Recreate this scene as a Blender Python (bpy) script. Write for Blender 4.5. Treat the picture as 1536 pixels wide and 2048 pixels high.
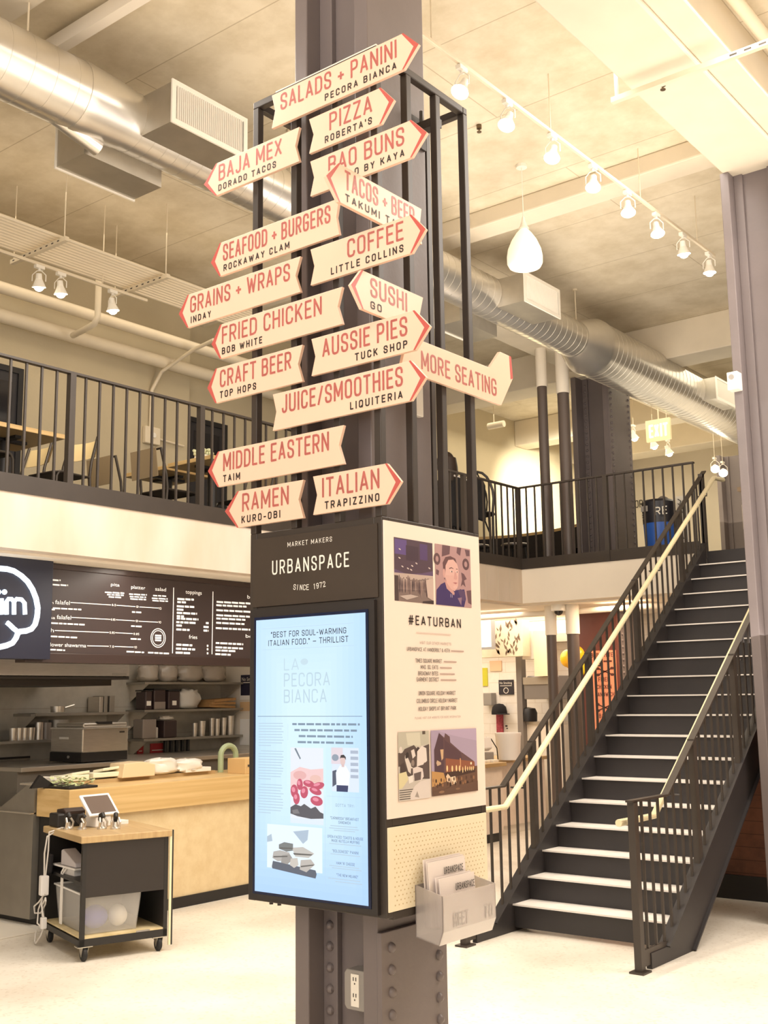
import bpy, math, random
from math import pi, sin, cos, radians
from mathutils import Vector, Matrix
random.seed(7)
SC = bpy.context.scene
COL = SC.collection
for o in list(bpy.data.objects): bpy.data.objects.remove(o)

# ---------------------------------------------------------------- camera
EYE = Vector((0, 0, 1.75))
FPX = 2227.0
ROT = ((0.781975, -0.112876, -0.613004), (0.623167, 0.120539, 0.772744), (-0.013334, -0.98627, 0.164599))
cam_d = bpy.data.cameras.new('camera'); cam = bpy.data.objects.new('camera', cam_d); COL.objects.link(cam)
mw = Matrix.Identity(4)
for r in range(3):
    mw[r][0] = ROT[r][0]; mw[r][1] = -ROT[r][1]; mw[r][2] = -ROT[r][2]; mw[r][3] = EYE[r]
cam.matrix_world = mw
cam_d.sensor_fit = 'HORIZONTAL'; cam_d.sensor_width = 36; cam_d.lens = FPX / 1536 * 36
cam_d.clip_start = 0.05; cam_d.clip_end = 200
SC.camera = cam

# ---------------------------------------------------------------- light and exposure
SC.view_settings.view_transform = 'Standard'; SC.view_settings.look = 'None'
SC.view_settings.gamma = 1; SC.view_settings.use_curve_mapping = False
SC.view_settings.exposure = 0.36
W = bpy.data.worlds.new('world'); SC.world = W; W.use_nodes = True
W.node_tree.nodes['Background'].inputs[0].default_value = (1.0, 0.95, 0.90, 1)
W.node_tree.nodes['Background'].inputs[1].default_value = 0.7

def lamp(name, kind, loc, energy, color=(1, .91, .80), size=1, sizey=None, aim=None, spot=None, parent=None, blend=.5):
    d = bpy.data.lights.new(name, kind); o = bpy.data.objects.new(name, d); COL.objects.link(o)
    d.energy = energy; d.color = color
    if kind == 'AREA':
        d.size = size
        if sizey: d.shape = 'RECTANGLE'; d.size_y = sizey
    else: d.shadow_soft_size = size
    if kind == 'SPOT': d.spot_size = radians(spot or 60); d.spot_blend = blend
    o.location = loc
    if aim is not None:
        v = Vector(aim) - Vector(loc); o.rotation_euler = v.to_track_quat('-Z', 'Y').to_euler()
    return o
# soft area fills added over the hall; unseen upward fills stand in for bounce
lamp('hall_fill', 'AREA', (-1.2, -2.2, 5.6), 190, (1, .92, .84), 5, 5, aim=(-2.8, 2.2, 0))
lamp('hall_fill', 'AREA', (-5.0, 4.2, 5.3), 130, (1, .92, .83), 1.2, 3.5, aim=(-5.2, 4.8, 0))
lamp('hall_fill', 'AREA', (-0.6, 7.5, 5.9), 300, (1, .92, .84), 2.5, 6, aim=(-1.4, 7.5, 0))
lamp('bounce_fill', 'AREA', (-1.0, -2.0, 3.2), 200, (1, .92, .84), 6, 6, aim=(-1.6, 0, 9))
lamp('bounce_fill', 'AREA', (0.5, 7.5, 3.0), 210, (1, .92, .84), 5, 8, aim=(-.8, 7.5, 9))
lamp('bounce_fill', 'AREA', (-5.2, 9.0, 3.6), 60, (1, .91, .80), 1.0, 4, aim=(-5.6, 9.4, 9))
lamp('balcony_fill', 'AREA', (-8.6, 6.6, 6.2), 24, (1, .86, .66), 1.5, 5, aim=(-8.6, 6.6, 0))  # soft area fills for the balcony, the last unseen and facing up
lamp('balcony_fill', 'AREA', (-7.2, 16.2, 6.0), 130, (1, .88, .66), 5, 5, aim=(-7.2, 16.2, 0))
lamp('balcony_fill', 'AREA', (-7.2, 16.2, 4.6), 60, (1, .86, .64), 5, 5, aim=(-7.2, 16.2, 9))
lamp('wall_washer', 'SPOT', (-7.6, 15.6, 5.9), 1300, (1, .94, .78), .1, aim=(-9.98, 17.0, 4.7), spot=70, blend=1.0)
lamp('stall_lamp', 'AREA', (-7.32, 5.9, 2.83), 22, (1, .9, .78), .25, 3.5, aim=(-7.6, 5.9, 0))
lamp('stall_lamp', 'AREA', (-8.9, 7.6, 2.8), 14, (1, .92, .82), .8, 2.5, aim=(-9.4, 7.6, 0))
lamp('stall_lamp', 'AREA', (-8.6, 13.0, 2.82), 75, (1, .88, .74), 2.4, 2.4, aim=(-8.6, 13.0, 0))
lamp('stall_lamp', 'AREA', (-6.0, 12.4, 2.82), 36, (1, .72, .48), .6, 1.4, aim=(-6.0, 12.4, 0))

# ---------------------------------------------------------------- helpers
def ray(px, py):
    c = ((px - 768) / FPX, (py - 1024) / FPX, 1.0)
    return Vector([sum(ROT[r][k] * c[k] for k in range(3)) for r in range(3)])
def atx(px, py, x): d = ray(px, py); return EYE + d * (x / d.x)
def aty(px, py, y): d = ray(px, py); return EYE + d * (y / d.y)
def atz(px, py, z): d = ray(px, py); return EYE + d * ((z - EYE.z) / d.z)

def lin(c):
    return tuple(((v / 255) / 12.92 if v / 255 <= .04045 else ((v / 255 + .055) / 1.055) ** 2.4) for v in c)
MATS = {}
def mat(name, rgb, rough=.5, metal=0., noise=0., nscale=8., bump=0., bscale=40., emit=None, estr=0., trans=0., alpha=1., spec=.5, stretch=None, rgb2=None):
    if name in MATS: return MATS[name]
    m = bpy.data.materials.new(name); m.use_nodes = True; nt = m.node_tree; b = nt.nodes['Principled BSDF']
    c = lin(rgb)
    b.inputs['Base Color'].default_value = (*c, 1); b.inputs['Roughness'].default_value = rough; b.inputs['Metallic'].default_value = metal
    b.inputs['Specular IOR Level'].default_value = spec
    if trans: b.inputs['Transmission Weight'].default_value = trans
    if alpha < 1: b.inputs['Alpha'].default_value = alpha
    if emit: b.inputs['Emission Color'].default_value = (*lin(emit), 1); b.inputs['Emission Strength'].default_value = estr
    if noise or bump or rgb2:
        tc = nt.nodes.new('ShaderNodeTexCoord'); mp = nt.nodes.new('ShaderNodeMapping')
        if stretch: mp.inputs['Scale'].default_value = stretch
        nt.links.new(tc.outputs['Object'], mp.inputs['Vector'])
    if noise or rgb2:
        n = nt.nodes.new('ShaderNodeTexNoise'); n.inputs['Scale'].default_value = nscale; n.inputs['Detail'].default_value = 6
        nt.links.new(mp.outputs[0], n.inputs['Vector'])
        r = nt.nodes.new('ShaderNodeValToRGB'); r.color_ramp.elements[0].position = .35; r.color_ramp.elements[1].position = .68
        c2 = lin(rgb2) if rgb2 else tuple(v * (1 - noise) for v in c)
        r.color_ramp.elements[0].color = (*c2, 1); r.color_ramp.elements[1].color = (*c, 1)
        nt.links.new(n.outputs['Fac'], r.inputs[0]); nt.links.new(r.outputs[0], b.inputs['Base Color'])
    if bump:
        n2 = nt.nodes.new('ShaderNodeTexNoise'); n2.inputs['Scale'].default_value = bscale; n2.inputs['Detail'].default_value = 4
        nt.links.new(mp.outputs[0], n2.inputs['Vector'])
        bp = nt.nodes.new('ShaderNodeBump'); bp.inputs['Strength'].default_value = bump; bp.inputs['Distance'].default_value = .02
        nt.links.new(n2.outputs['Fac'], bp.inputs['Height']); nt.links.new(bp.outputs[0], b.inputs['Normal'])
    MATS[name] = m
    return m

def printed(name, emission=0., rough=.45):
    """ink: takes the colour attribute of the printed faces"""
    if name in MATS: return MATS[name]
    m = bpy.data.materials.new(name); m.use_nodes = True; nt = m.node_tree; b = nt.nodes['Principled BSDF']
    a = nt.nodes.new('ShaderNodeVertexColor'); a.layer_name = 'ink'
    nt.links.new(a.outputs[0], b.inputs['Base Color']); b.inputs['Roughness'].default_value = rough
    if emission:
        nt.links.new(a.outputs[0], b.inputs['Emission Color']); b.inputs['Emission Strength'].default_value = emission
        b.inputs['Base Color'].default_value = (0.02, 0.02, 0.02, 1); nt.links.remove(b.inputs['Base Color'].links[0])
    MATS[name] = m
    return m

GLYPH = {}
def glyph_mesh(s, bold, spacing):
    k = (s, bold, spacing)
    if k not in GLYPH:
        cu = bpy.data.curves.new('t', 'FONT'); cu.body = s; cu.offset = bold; cu.space_character = spacing; cu.resolution_u = 3
        ob = bpy.data.objects.new('t', cu); COL.objects.link(ob)
        me = bpy.data.meshes.new_from_object(ob)
        vs = [(v.co.x, v.co.y) for v in me.vertices]; fs = [tuple(p.vertices) for p in me.polygons]
        bpy.data.objects.remove(ob); bpy.data.curves.remove(cu); bpy.data.meshes.remove(me)
        x0 = min(v[0] for v in vs); x1 = max(v[0] for v in vs); y0 = min(v[1] for v in vs); y1 = max(v[1] for v in vs)
        GLYPH[k] = (vs, fs, x0, x1, y0, y1)
    return GLYPH[k]


# condensed stroke lettering for signs: centre lines on a unit box, and relative widths
_O = [(.0, .82), (.12, .96), (.35, 1), (.65, 1), (.88, .96), (1, .82), (1, .18), (.88, .04), (.65, 0), (.35, 0), (.12, .04), (0, .18), (0, .82)]
_P = [(0, 0), (0, 1), (.6, 1), (.9, .94), (1, .82), (1, .64), (.9, .52), (.6, .46), (0, .46)]
_C = [(1, .78), (1, .84), (.88, .96), (.65, 1), (.35, 1), (.12, .96), (0, .82), (0, .18), (.12, .04), (.35, 0), (.65, 0), (.88, .04), (1, .16), (1, .22)]
SF = {'A': (.5, [[(0, 0), (.5, 1), (1, 0)], [(.2, .29), (.8, .29)]]), 'B': (.46, [[(.6, .53), (0, .53), (0, 1), (.6, 1), (.88, .95), (.96, .85), (.96, .68), (.86, .57), (.6, .53)], [(0, .53), (0, 0), (.62, 0), (.9, .05), (1, .17), (1, .36), (.9, .48), (.6, .53)]]),
 'C': (.44, [_C]), 'D': (.46, [[(0, 0), (0, 1), (.5, 1), (.82, .95), (1, .8), (1, .2), (.82, .05), (.5, 0), (0, 0)]]), 'E': (.38, [[(1, 1), (0, 1), (0, 0), (1, 0)], [(0, .52), (.85, .52)]]), 'F': (.36, [[(1, 1), (0, 1), (0, 0)], [(0, .5), (.85, .5)]]),
 'G': (.46, [_C[:-1] + [(1, .18), (1, .47), (.58, .47)]]), 'H': (.46, [[(0, 0), (0, 1)], [(1, 0), (1, 1)], [(0, .52), (1, .52)]]), 'I': (0., [[(.5, 0), (.5, 1)]]), 'J': (.34, [[(1, 1), (1, .18), (.85, .04), (.6, 0), (.35, 0), (.1, .05), (0, .2)]]),
 'K': (.46, [[(0, 0), (0, 1)], [(1, 1), (.0, .36)], [(.34, .58), (1, 0)]]), 'L': (.34, [[(0, 1), (0, 0), (1, 0)]]), 'M': (.62, [[(0, 0), (0, 1), (.5, .22), (1, 1), (1, 0)]]), 'N': (.48, [[(0, 0), (0, 1), (1, 0), (1, 1)]]), 'O': (.46, [_O]), 'P': (.44, [_P]),
 'Q': (.46, [_O, [(.6, .22), (1, -.06)]]), 'R': (.46, [_P, [(.5, .46), (1, 0)]]), 'S': (.44, [[(1, .74), (1, .84), (.88, .96), (.65, 1), (.35, 1), (.12, .96), (0, .84), (0, .70), (.12, .58), (.88, .42), (1, .30), (1, .16), (.88, .04), (.65, 0), (.35, 0), (.12, .04), (0, .16), (0, .26)]]),
 'T': (.44, [[(0, 1), (1, 1)], [(.5, 1), (.5, 0)]]), 'U': (.46, [[(0, 1), (0, .18), (.12, .04), (.35, 0), (.65, 0), (.88, .04), (1, .18), (1, 1)]]), 'V': (.5, [[(0, 1), (.5, 0), (1, 1)]]), 'W': (.74, [[(0, 1), (.25, 0), (.5, .85), (.75, 0), (1, 1)]]), 'X': (.48, [[(0, 0), (1, 1)], [(0, 1), (1, 0)]]),
 'Y': (.48, [[(0, 1), (.5, .45), (1, 1)], [(.5, .45), (.5, 0)]]), 'Z': (.42, [[(0, 1), (1, 1), (0, 0), (1, 0)]]), '+': (.34, [[(0, .42), (1, .42)], [(.5, .24), (.5, .60)]]), '/': (.34, [[(0, -.04), (1, 1.04)]]), '-': (.24, [[(0, .42), (1, .42)]]), '–': (.5, [[(0, .42), (1, .42)]]),
 '.': (0., [[(.5, 0), (.5, .06)]]), ':': (0., [[(.5, .05), (.5, .11)], [(.5, .55), (.5, .61)]]), "'": (0., [[(.5, .78), (.5, 1)]]), '‘': (0., [[(.5, .78), (.5, 1)]]), '’': (0., [[(.5, .78), (.5, 1)]]), '“': (.16, [[(0, .78), (.2, 1)], [(.8, .78), (1, 1)]]), '”': (.16, [[(.2, .78), (0, 1)], [(1, .78), (.8, 1)]]),
 '#': (.56, [[(.2, 0), (.36, 1)], [(.64, 0), (.8, 1)], [(0, .32), (.96, .32)], [(.04, .66), (1, .66)]]), '&': (.5, [[(1, 0), (.2, .72), (.2, .88), (.4, 1), (.62, .88), (.6, .7), (.05, .36), (0, .18), (.25, 0), (.6, .02), (1, .4)]]), 'ǁ': (.2, [[(0, 0), (0, 1)], [(1, 0), (1, 1)]]),
 '0': (.44, [_O]), '1': (.18, [[(0, .8), (1, 1), (1, 0)]]), '2': (.42, [[(0, .74), (.02, .86), (.2, .98), (.5, 1), (.85, .96), (1, .82), (.98, .66), (0, 0), (1, 0)]]), '4': (.44, [[(.75, 0), (.75, 1), (0, .28), (1, .28)]]), '5': (.42, [[(.95, 1), (.1, 1), (.04, .55), (.5, .6), (.9, .52), (1, .34), (.95, .1), (.6, 0), (.2, .02), (0, .16)]]), '6': (.42, [[(.95, .85), (.6, 1), (.2, .92), (0, .6), (0, .2), (.2, .02), (.6, 0), (.95, .12), (1, .34), (.85, .54), (.4, .56), (0, .4)]]), '7': (.42, [[(0, 1), (1, 1), (.35, 0)]]), '9': (.42, [[(.05, .15), (.4, 0), (.8, .08), (1, .4), (1, .8), (.8, .98), (.4, 1), (.05, .88), (0, .66), (.15, .46), (.6, .44), (1, .6)]]), '3': (.42, [[(0, .9), (.4, 1), (.9, .92), (.95, .7), (.6, .54), (.3, .54)], [(.6, .54), (1, .4), (.95, .1), (.5, 0), (0, .1)]]), '8': (.42, [_O, [(0, .52), (1, .52)]])}
def can_stroke(t): return all(ch == ' ' or ch in SF for ch in t)

class MB:
    def __init__(s): s.v = []; s.f = []; s.c = []; s.ink = None
    def _add(s, vs, fs):
        n = len(s.v); s.v += [Vector(v) for v in vs]; s.f += [tuple(i + n for i in f) for f in fs]; s.c += [s.ink] * len(fs); return s
    def box(s, x0, x1, y0, y1, z0, z1):
        return s._add([(x0, y0, z0), (x1, y0, z0), (x1, y1, z0), (x0, y1, z0), (x0, y0, z1), (x1, y0, z1), (x1, y1, z1), (x0, y1, z1)],
                      [(0, 3, 2, 1), (4, 5, 6, 7), (0, 1, 5, 4), (1, 2, 6, 5), (2, 3, 7, 6), (3, 0, 4, 7)])
    def obox(s, c, ax, ay, az):
        c, ax, ay, az = map(Vector, (c, ax, ay, az))
        vs = [c + ax * i + ay * j + az * k for k in (-1, 1) for i, j in ((-1, -1), (1, -1), (1, 1), (-1, 1))]
        return s._add(vs, [(0, 3, 2, 1), (4, 5, 6, 7), (0, 1, 5, 4), (1, 2, 6, 5), (2, 3, 7, 6), (3, 0, 4, 7)])
    def bar(s, a, b, w, h=None, up=(0, 0, 1)):
        a, b = Vector(a), Vector(b); d = b - a; L = d.length; d.normalize(); up = Vector(up)
        if abs(d.dot(up)) > .99: up = Vector((0, 1, 0))
        sd = d.cross(up).normalized(); u2 = sd.cross(d)
        return s.obox((a + b) / 2, d * L / 2, sd * w / 2, u2 * (h or w) / 2)
    def cyl(s, a, b, r, n=16, r2=None, cap=True):
        a, b = Vector(a), Vector(b); d = (b - a).normalized(); up = Vector((0, 0, 1)) if abs(d.z) < .95 else Vector((1, 0, 0))
        u = d.cross(up).normalized(); w = d.cross(u); r2 = r if r2 is None else r2
        vs = [a + (u * cos(2 * pi * i / n) + w * sin(2 * pi * i / n)) * r for i in range(n)] + [b + (u * cos(2 * pi * i / n) + w * sin(2 * pi * i / n)) * r2 for i in range(n)]
        fs = [(i, (i + 1) % n, (i + 1) % n + n, i + n) for i in range(n)]
        if cap: fs += [tuple(range(n))[::-1], tuple(range(n, 2 * n))]
        return s._add(vs, fs)
    def tube(s, pts, r, n=8, cap=True):
        pts = [Vector(p) for p in pts]; rings = []; pu = None
        for i, p in enumerate(pts):
            d = (pts[min(i + 1, len(pts) - 1)] - pts[max(i - 1, 0)]).normalized()
            if pu is None:
                up = Vector((0, 0, 1)) if abs(d.z) < .9 else Vector((1, 0, 0)); u = d.cross(up).normalized()
            else: u = (pu - d * pu.dot(d)).normalized()
            pu = u; w = d.cross(u); rr = r[i] if isinstance(r, (list, tuple)) else r
            rings.append([p + (u * cos(2 * pi * k / n) + w * sin(2 * pi * k / n)) * rr for k in range(n)])
        vs = [v for R in rings for v in R]; fs = []
        for i in range(len(pts) - 1):
            for k in range(n): fs.append((i * n + k, i * n + (k + 1) % n, (i + 1) * n + (k + 1) % n, (i + 1) * n + k))
        if cap: fs += [tuple(range(n))[::-1], tuple(range((len(pts) - 1) * n, len(pts) * n))]
        return s._add(vs, fs)
    def lathe(s, prof, c=(0, 0, 0), n=24, axis='z'):
        c = Vector(c); vs = []; fs = []
        for r, z in prof:
            for k in range(n):
                p = (r * cos(2 * pi * k / n), r * sin(2 * pi * k / n), z)
                if axis == 'y': p = (p[0], z, p[1])
                if axis == 'x': p = (z, p[0], p[1])
                vs.append(c + Vector(p))
        for i in range(len(prof) - 1):
            for k in range(n): fs.append((i * n + k, i * n + (k + 1) % n, (i + 1) * n + (k + 1) % n, (i + 1) * n + k))
        if prof[0][0] > 1e-4: fs.append(tuple(range(n))[::-1])
        if prof[-1][0] > 1e-4: fs.append(tuple(range((len(prof) - 1) * n, len(prof) * n)))
        return s._add(vs, fs)
    def ball(s, c, rx, ry=None, rz=None, n=16, m=10):
        ry = ry or rx; rz = rz or rx; c = Vector(c); vs = []; fs = []
        for j in range(m + 1):
            t = pi * j / m
            for k in range(n): vs.append(c + Vector((rx * sin(t) * cos(2 * pi * k / n), ry * sin(t) * sin(2 * pi * k / n), rz * cos(t))))
        for j in range(m):
            for k in range(n): fs.append((j * n + k, (j + 1) * n + k, (j + 1) * n + (k + 1) % n, j * n + (k + 1) % n))
        return s._add(vs, fs)
    def prism(s, pts, o, u, w, d):
        """polygon pts (a,b) on o+u*a+w*b, extruded by vector d"""
        o, u, w, d = map(Vector, (o, u, w, d)); n = len(pts)
        vs = [o + u * a + w * b for a, b in pts]; vs += [v + d for v in vs]
        return s._add(vs, [tuple(range(n))[::-1], tuple(range(n, 2 * n))] + [(i, (i + 1) % n, (i + 1) % n + n, i + n) for i in range(n)])
    def poly(s, pts): return s._add(pts, [tuple(range(len(pts)))])
    def text(s, t, o, u, w, width, height, align='l', bold=0.0, spacing=1.0, shear=0.):
        """lettering: lower-left corner o (or centre / right by align) scaled to width x cap height"""
        if can_stroke(t): return s.strokes(t, o, u, w, width, height, align, .105 + 1.6 * bold, .17 + .35 * (spacing - 1))
        bold = 0.; vs, fs, x0, x1, y0, y1 = glyph_mesh(t, bold, spacing)
        o, u, w = map(Vector, (o, u, w)); sx = width / (x1 - x0); base, top = 0.0 - bold, 0.73 + bold
        if any(ch in 'gjpqy' for ch in t) and height: pass
        sy = height / (top - base); off = {'l': 0, 'c': -width / 2, 'r': -width}[align]
        return s._add([o + u * ((a - x0) * sx + off + shear * (b - base) * sy) + w * ((b - base) * sy) for a, b in vs], fs)
    def strokes(s, t, o, u, w, width, cap, align, th, gap):
        o, u, w = map(Vector, (o, u, w)); T = th * cap; n = len(t)
        fixed = sum(T for ch in t if ch != ' '); flex = sum(SF[ch][0] if ch != ' ' else .22 for ch in t) + gap * (n - 1)
        k = max(1e-4, (width - fixed)) / max(flex, 1e-6); x = {'l': 0, 'c': -width / 2, 'r': -width}[align]
        nv = u.cross(w).normalized(); q_ = [0]
        def P(a, b): return o + u * a + w * b + nv * (q_[0] * 4e-6)
        for ch in t:
            if ch == ' ': x += (.22 + gap) * k; continue
            gw, ls = SF[ch]; W_ = gw * k; q_[0] = 0
            for l in ls:
                pts = [Vector((x + T / 2 + a * W_ if gw else x + T / 2, T / 2 + b * (cap - T))) for a, b in l]; m = len(pts)
                for i in range(m - 1):
                    d = (pts[i + 1] - pts[i])
                    if d.length < 1e-7: continue
                    d.normalize(); nn = Vector((-d.y, d.x)) * T / 2; e0 = d * T * (.5 if i == 0 and abs(d.x) < .2 or i == 0 and abs(d.y) < .2 else .12); e1 = d * T * (.5 if i == m - 2 and (abs(d.x) < .2 or abs(d.y) < .2) else .12)
                    a, b = pts[i] - e0, pts[i + 1] + e1; q_[0] += 1
                    s._add([P(*(a - nn)), P(*(b - nn)), P(*(b + nn)), P(*(a + nn))], [(0, 1, 2, 3)])
                for p in pts[1:-1]:
                    q_[0] += 1; s._add([P(p.x + T * .5 * cos(q * pi / 4 + pi / 8), p.y + T * .5 * sin(q * pi / 4 + pi / 8)) for q in range(8)], [tuple(range(8))])
            x += T + W_ + gap * k
        return s
    def build(s, name, m, parent=None, world=True, smooth=False, bevel=0, angle=35, origin=None):
        off = Vector((0, 0, 0))
        if parent is not None and world:
            p = parent
            while p is not None: off = off + p.location; p = p.parent
        if parent is None:
            if origin is not None: off = Vector(origin)
            elif s.v:
                xs = [v.x for v in s.v]; ys = [v.y for v in s.v]; zs = [v.z for v in s.v]
                off = Vector(((min(xs) + max(xs)) / 2, (min(ys) + max(ys)) / 2, min(zs)))
        me = bpy.data.meshes.new(name); me.from_pydata([v - off for v in s.v], [], s.f); me.update()
        if any(c is not None for c in s.c):
            at = me.color_attributes.new('ink', 'FLOAT_COLOR', 'CORNER'); li = 0
            for p, c in zip(me.polygons, s.c):
                cc = (*lin(c or (255, 255, 255)), 1)
                for _ in p.vertices: at.data[li].color = cc; li += 1
        if smooth:
            for p in me.polygons: p.use_smooth = True
            me.set_sharp_from_angle(angle=radians(angle))
        me.materials.append(m)
        o = bpy.data.objects.new(name, me); COL.objects.link(o)
        if parent is not None: o.parent = parent
        else: o.location = off
        if bevel:
            b = o.modifiers.new('bevel', 'BEVEL'); b.width = bevel; b.segments = 2; b.limit_method = 'ANGLE'; b.angle_limit = radians(40)
        return o
def B(*a): return MB().box(*a)
def tag(o, label, cat, group=None, kind=None):
    o['label'] = label; o['category'] = cat
    if group: o['group'] = group
    if kind: o['kind'] = kind
    return o
def thing(name, label, cat, loc=(0, 0, 0), rz=0, group=None):
    o = bpy.data.objects.new(name, None); COL.objects.link(o); o.location = loc; o.rotation_euler = (0, 0, rz); o.empty_display_size = .1
    return tag(o, label, cat, group)
def struct(name, mb, m, **k):
    o = mb.build(name, m, **k); o['kind'] = 'structure'; return o
def dup(root, loc=None, rz=None, label=None):
    r = root.copy(); COL.objects.link(r)
    if loc is not None: r.location = loc
    if rz is not None: r.rotation_euler = (0, 0, rz)
    if label: r['label'] = label
    for ch in list(root.children):
        c = ch.copy(); COL.objects.link(c); c.parent = r
        for g in ch.children:
            d = g.copy(); COL.objects.link(d); d.parent = c
    return r
UX = Vector((1, 0, 0)); UY = Vector((0, 1, 0)); UZ = Vector((0, 0, 1))
# ---------------------------------------------------------------- materials
def floor_mat():
    m = bpy.data.materials.new('terrazzo'); m.use_nodes = True; nt = m.node_tree; b = nt.nodes['Principled BSDF']
    tc = nt.nodes.new('ShaderNodeTexCoord')
    v = nt.nodes.new('ShaderNodeTexVoronoi'); v.inputs['Scale'].default_value = 55
    n = nt.nodes.new('ShaderNodeTexNoise'); n.inputs['Scale'].default_value = 1.1; n.inputs['Detail'].default_value = 8
    nt.links.new(tc.outputs['Object'], v.inputs['Vector']); nt.links.new(tc.outputs['Object'], n.inputs['Vector'])
    r = nt.nodes.new('ShaderNodeValToRGB'); r.color_ramp.elements[0].color = (*lin((216, 207, 193)), 1); r.color_ramp.elements[1].color = (*lin((242, 236, 224)), 1)
    r.color_ramp.elements[0].position = .3; r.color_ramp.elements[1].position = .6
    nt.links.new(n.outputs['Fac'], r.inputs[0])
    r2 = nt.nodes.new('ShaderNodeValToRGB'); r2.color_ramp.interpolation = 'CONSTANT'
    e = r2.color_ramp.elements; e[0].color = (1, 1, 1, 1); e[0].position = 0; e[1].position = .86; e[1].color = (.80, .77, .72, 1)
    x = e.new(.94); x.color = (.62, .56, .48, 1)
    sep = nt.nodes.new('ShaderNodeSeparateColor'); nt.links.new(v.outputs['Color'], sep.inputs[0]); nt.links.new(sep.outputs[0], r2.inputs[0])
    mx = nt.nodes.new('ShaderNodeMix'); mx.data_type = 'RGBA'; mx.blend_type = 'MULTIPLY'; mx.inputs[0].default_value = .32
    nt.links.new(r.outputs[0], mx.inputs[6]); nt.links.new(r2.outputs[0], mx.inputs[7]); nt.links.new(mx.outputs[2], b.inputs['Base Color'])
    b.inputs['Roughness'].default_value = .38
    return m
def seam_mat(name, rgb, rgb2, w, h, rough=.8, mortar=.004, rot=0, dark=.6, noise=3., bump=.3):
    """board or slab seams in a brick texture over a mottled colour"""
    m = bpy.data.materials.new(name); m.use_nodes = True; nt = m.node_tree; b = nt.nodes['Principled BSDF']
    tc = nt.nodes.new('ShaderNodeTexCoord'); mp = nt.nodes.new('ShaderNodeMapping'); mp.inputs['Rotation'].default_value = rot if isinstance(rot, tuple) else (0, 0, rot)
    nt.links.new(tc.outputs['Object'], mp.inputs[0])
    br = nt.nodes.new('ShaderNodeTexBrick'); br.inputs['Scale'].default_value = 1; br.inputs['Brick Width'].default_value = w; br.inputs['Row Height'].default_value = h
    br.inputs['Mortar Size'].default_value = mortar; br.inputs['Mortar Smooth'].default_value = .3; br.offset = 0.37
    nt.links.new(mp.outputs[0], br.inputs[0])
    n = nt.nodes.new('ShaderNodeTexNoise'); n.inputs['Scale'].default_value = noise; n.inputs['Detail'].default_value = 8; n.inputs['Roughness'].default_value = .65
    nt.links.new(tc.outputs['Object'], n.inputs['Vector'])
    r = nt.nodes.new('ShaderNodeValToRGB'); r.color_ramp.elements[0].color = (*lin(rgb2), 1); r.color_ramp.elements[1].color = (*lin(rgb), 1)
    r.color_ramp.elements[0].position = .35; r.color_ramp.elements[1].position = .62
    nt.links.new(n.outputs['Fac'], r.inputs[0])
    mul = nt.nodes.new('ShaderNodeMix'); mul.data_type = 'RGBA'; mul.blend_type = 'MULTIPLY'
    nt.links.new(br.outputs['Fac'], mul.inputs[0]); nt.links.new(r.outputs[0], mul.inputs[6]); mul.inputs[7].default_value = (dark, dark * .95, dark * .88, 1)
    nt.links.new(mul.outputs[2], b.inputs['Base Color']); b.inputs['Roughness'].default_value = rough
    bp = nt.nodes.new('ShaderNodeBump'); bp.inputs['Strength'].default_value = bump; bp.inputs['Distance'].default_value = .02
    nt.links.new(n.outputs['Fac'], bp.inputs['Height']); nt.links.new(bp.outputs[0], b.inputs['Normal'])
    return m
M_floor = floor_mat()
M_ceil = seam_mat('board_marked_plaster', (226, 214, 190), (206, 192, 164), 2.9, 1.15, .85, .006, 0, .72, 2.2)
M_ceil2 = mat('cream_paint', (228, 216, 194), .75, noise=.08, nscale=2.5, bump=.15, bscale=6)
M_wall = mat('beige_wall_paint', (196, 182, 152), .8, noise=.10, nscale=1.2, bump=.08)
M_white = mat('white_bulkhead_paint', (240, 230, 214), .75, noise=.07, nscale=1.6)
M_plaster = mat('white_plaster', (236, 226, 208), .8, noise=.08, nscale=1.1)
M_steel = mat('grey_column_paint', (120, 110, 109), .42, noise=.10, nscale=3, bump=.05, bscale=30)
M_black = mat('black_steel', (62, 54, 48), .42, noise=.12, nscale=6)
M_blackdk = mat('black_paint', (36, 33, 32), .45, noise=.1, nscale=5)
M_stair = mat('charcoal_stair_steel', (50, 46, 47), .45, noise=.15, nscale=4)
M_tread = mat('pale_tread', (240, 234, 228), .5, noise=.12, nscale=9)  # pale tone takes in the light falling on the treads
M_cream = mat('cream_sign_board', (244, 207, 182), .35, noise=.03, nscale=4)
M_red = mat('brick_red_paint', (190, 104, 96), .4, noise=.2, nscale=30)
M_chev = mat('red_chevron_paint', (196, 92, 84), .4)
M_ink = mat('black_ink', (44, 38, 34), .5)
M_galv = mat('galvanised_steel', (222, 217, 208), .28, .82, noise=.06, nscale=5, bump=.04, bscale=4)
M_galvr = mat('galvanised_sheet', (196, 190, 178), .38, .85, noise=.12, nscale=6)
M_pipe = mat('painted_pipe', (228, 214, 188), .5, noise=.05, nscale=4)
M_whitemetal = mat('white_enamel', (240, 234, 222), .35)
M_slot = mat('dark_slot', (70, 62, 54), .6)
M_bulb = mat('lit_lens', (255, 250, 235), .4, emit=(255, 246, 222), estr=14)
M_opal = mat('opal_glass', (250, 244, 228), .3, emit=(255, 240, 210), estr=.35)
M_hand = mat('cream_handrail', (238, 224, 186), .38, noise=.05, nscale=8)
M_wood = mat('pale_oak', (222, 190, 134), .42, rgb2=(206, 170, 112), nscale=5, stretch=(1, .15, 6))
M_woodd = mat('oak_worktop', (196, 168, 122), .4, rgb2=(178, 148, 104), nscale=5, stretch=(6, .4, 1))
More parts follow.
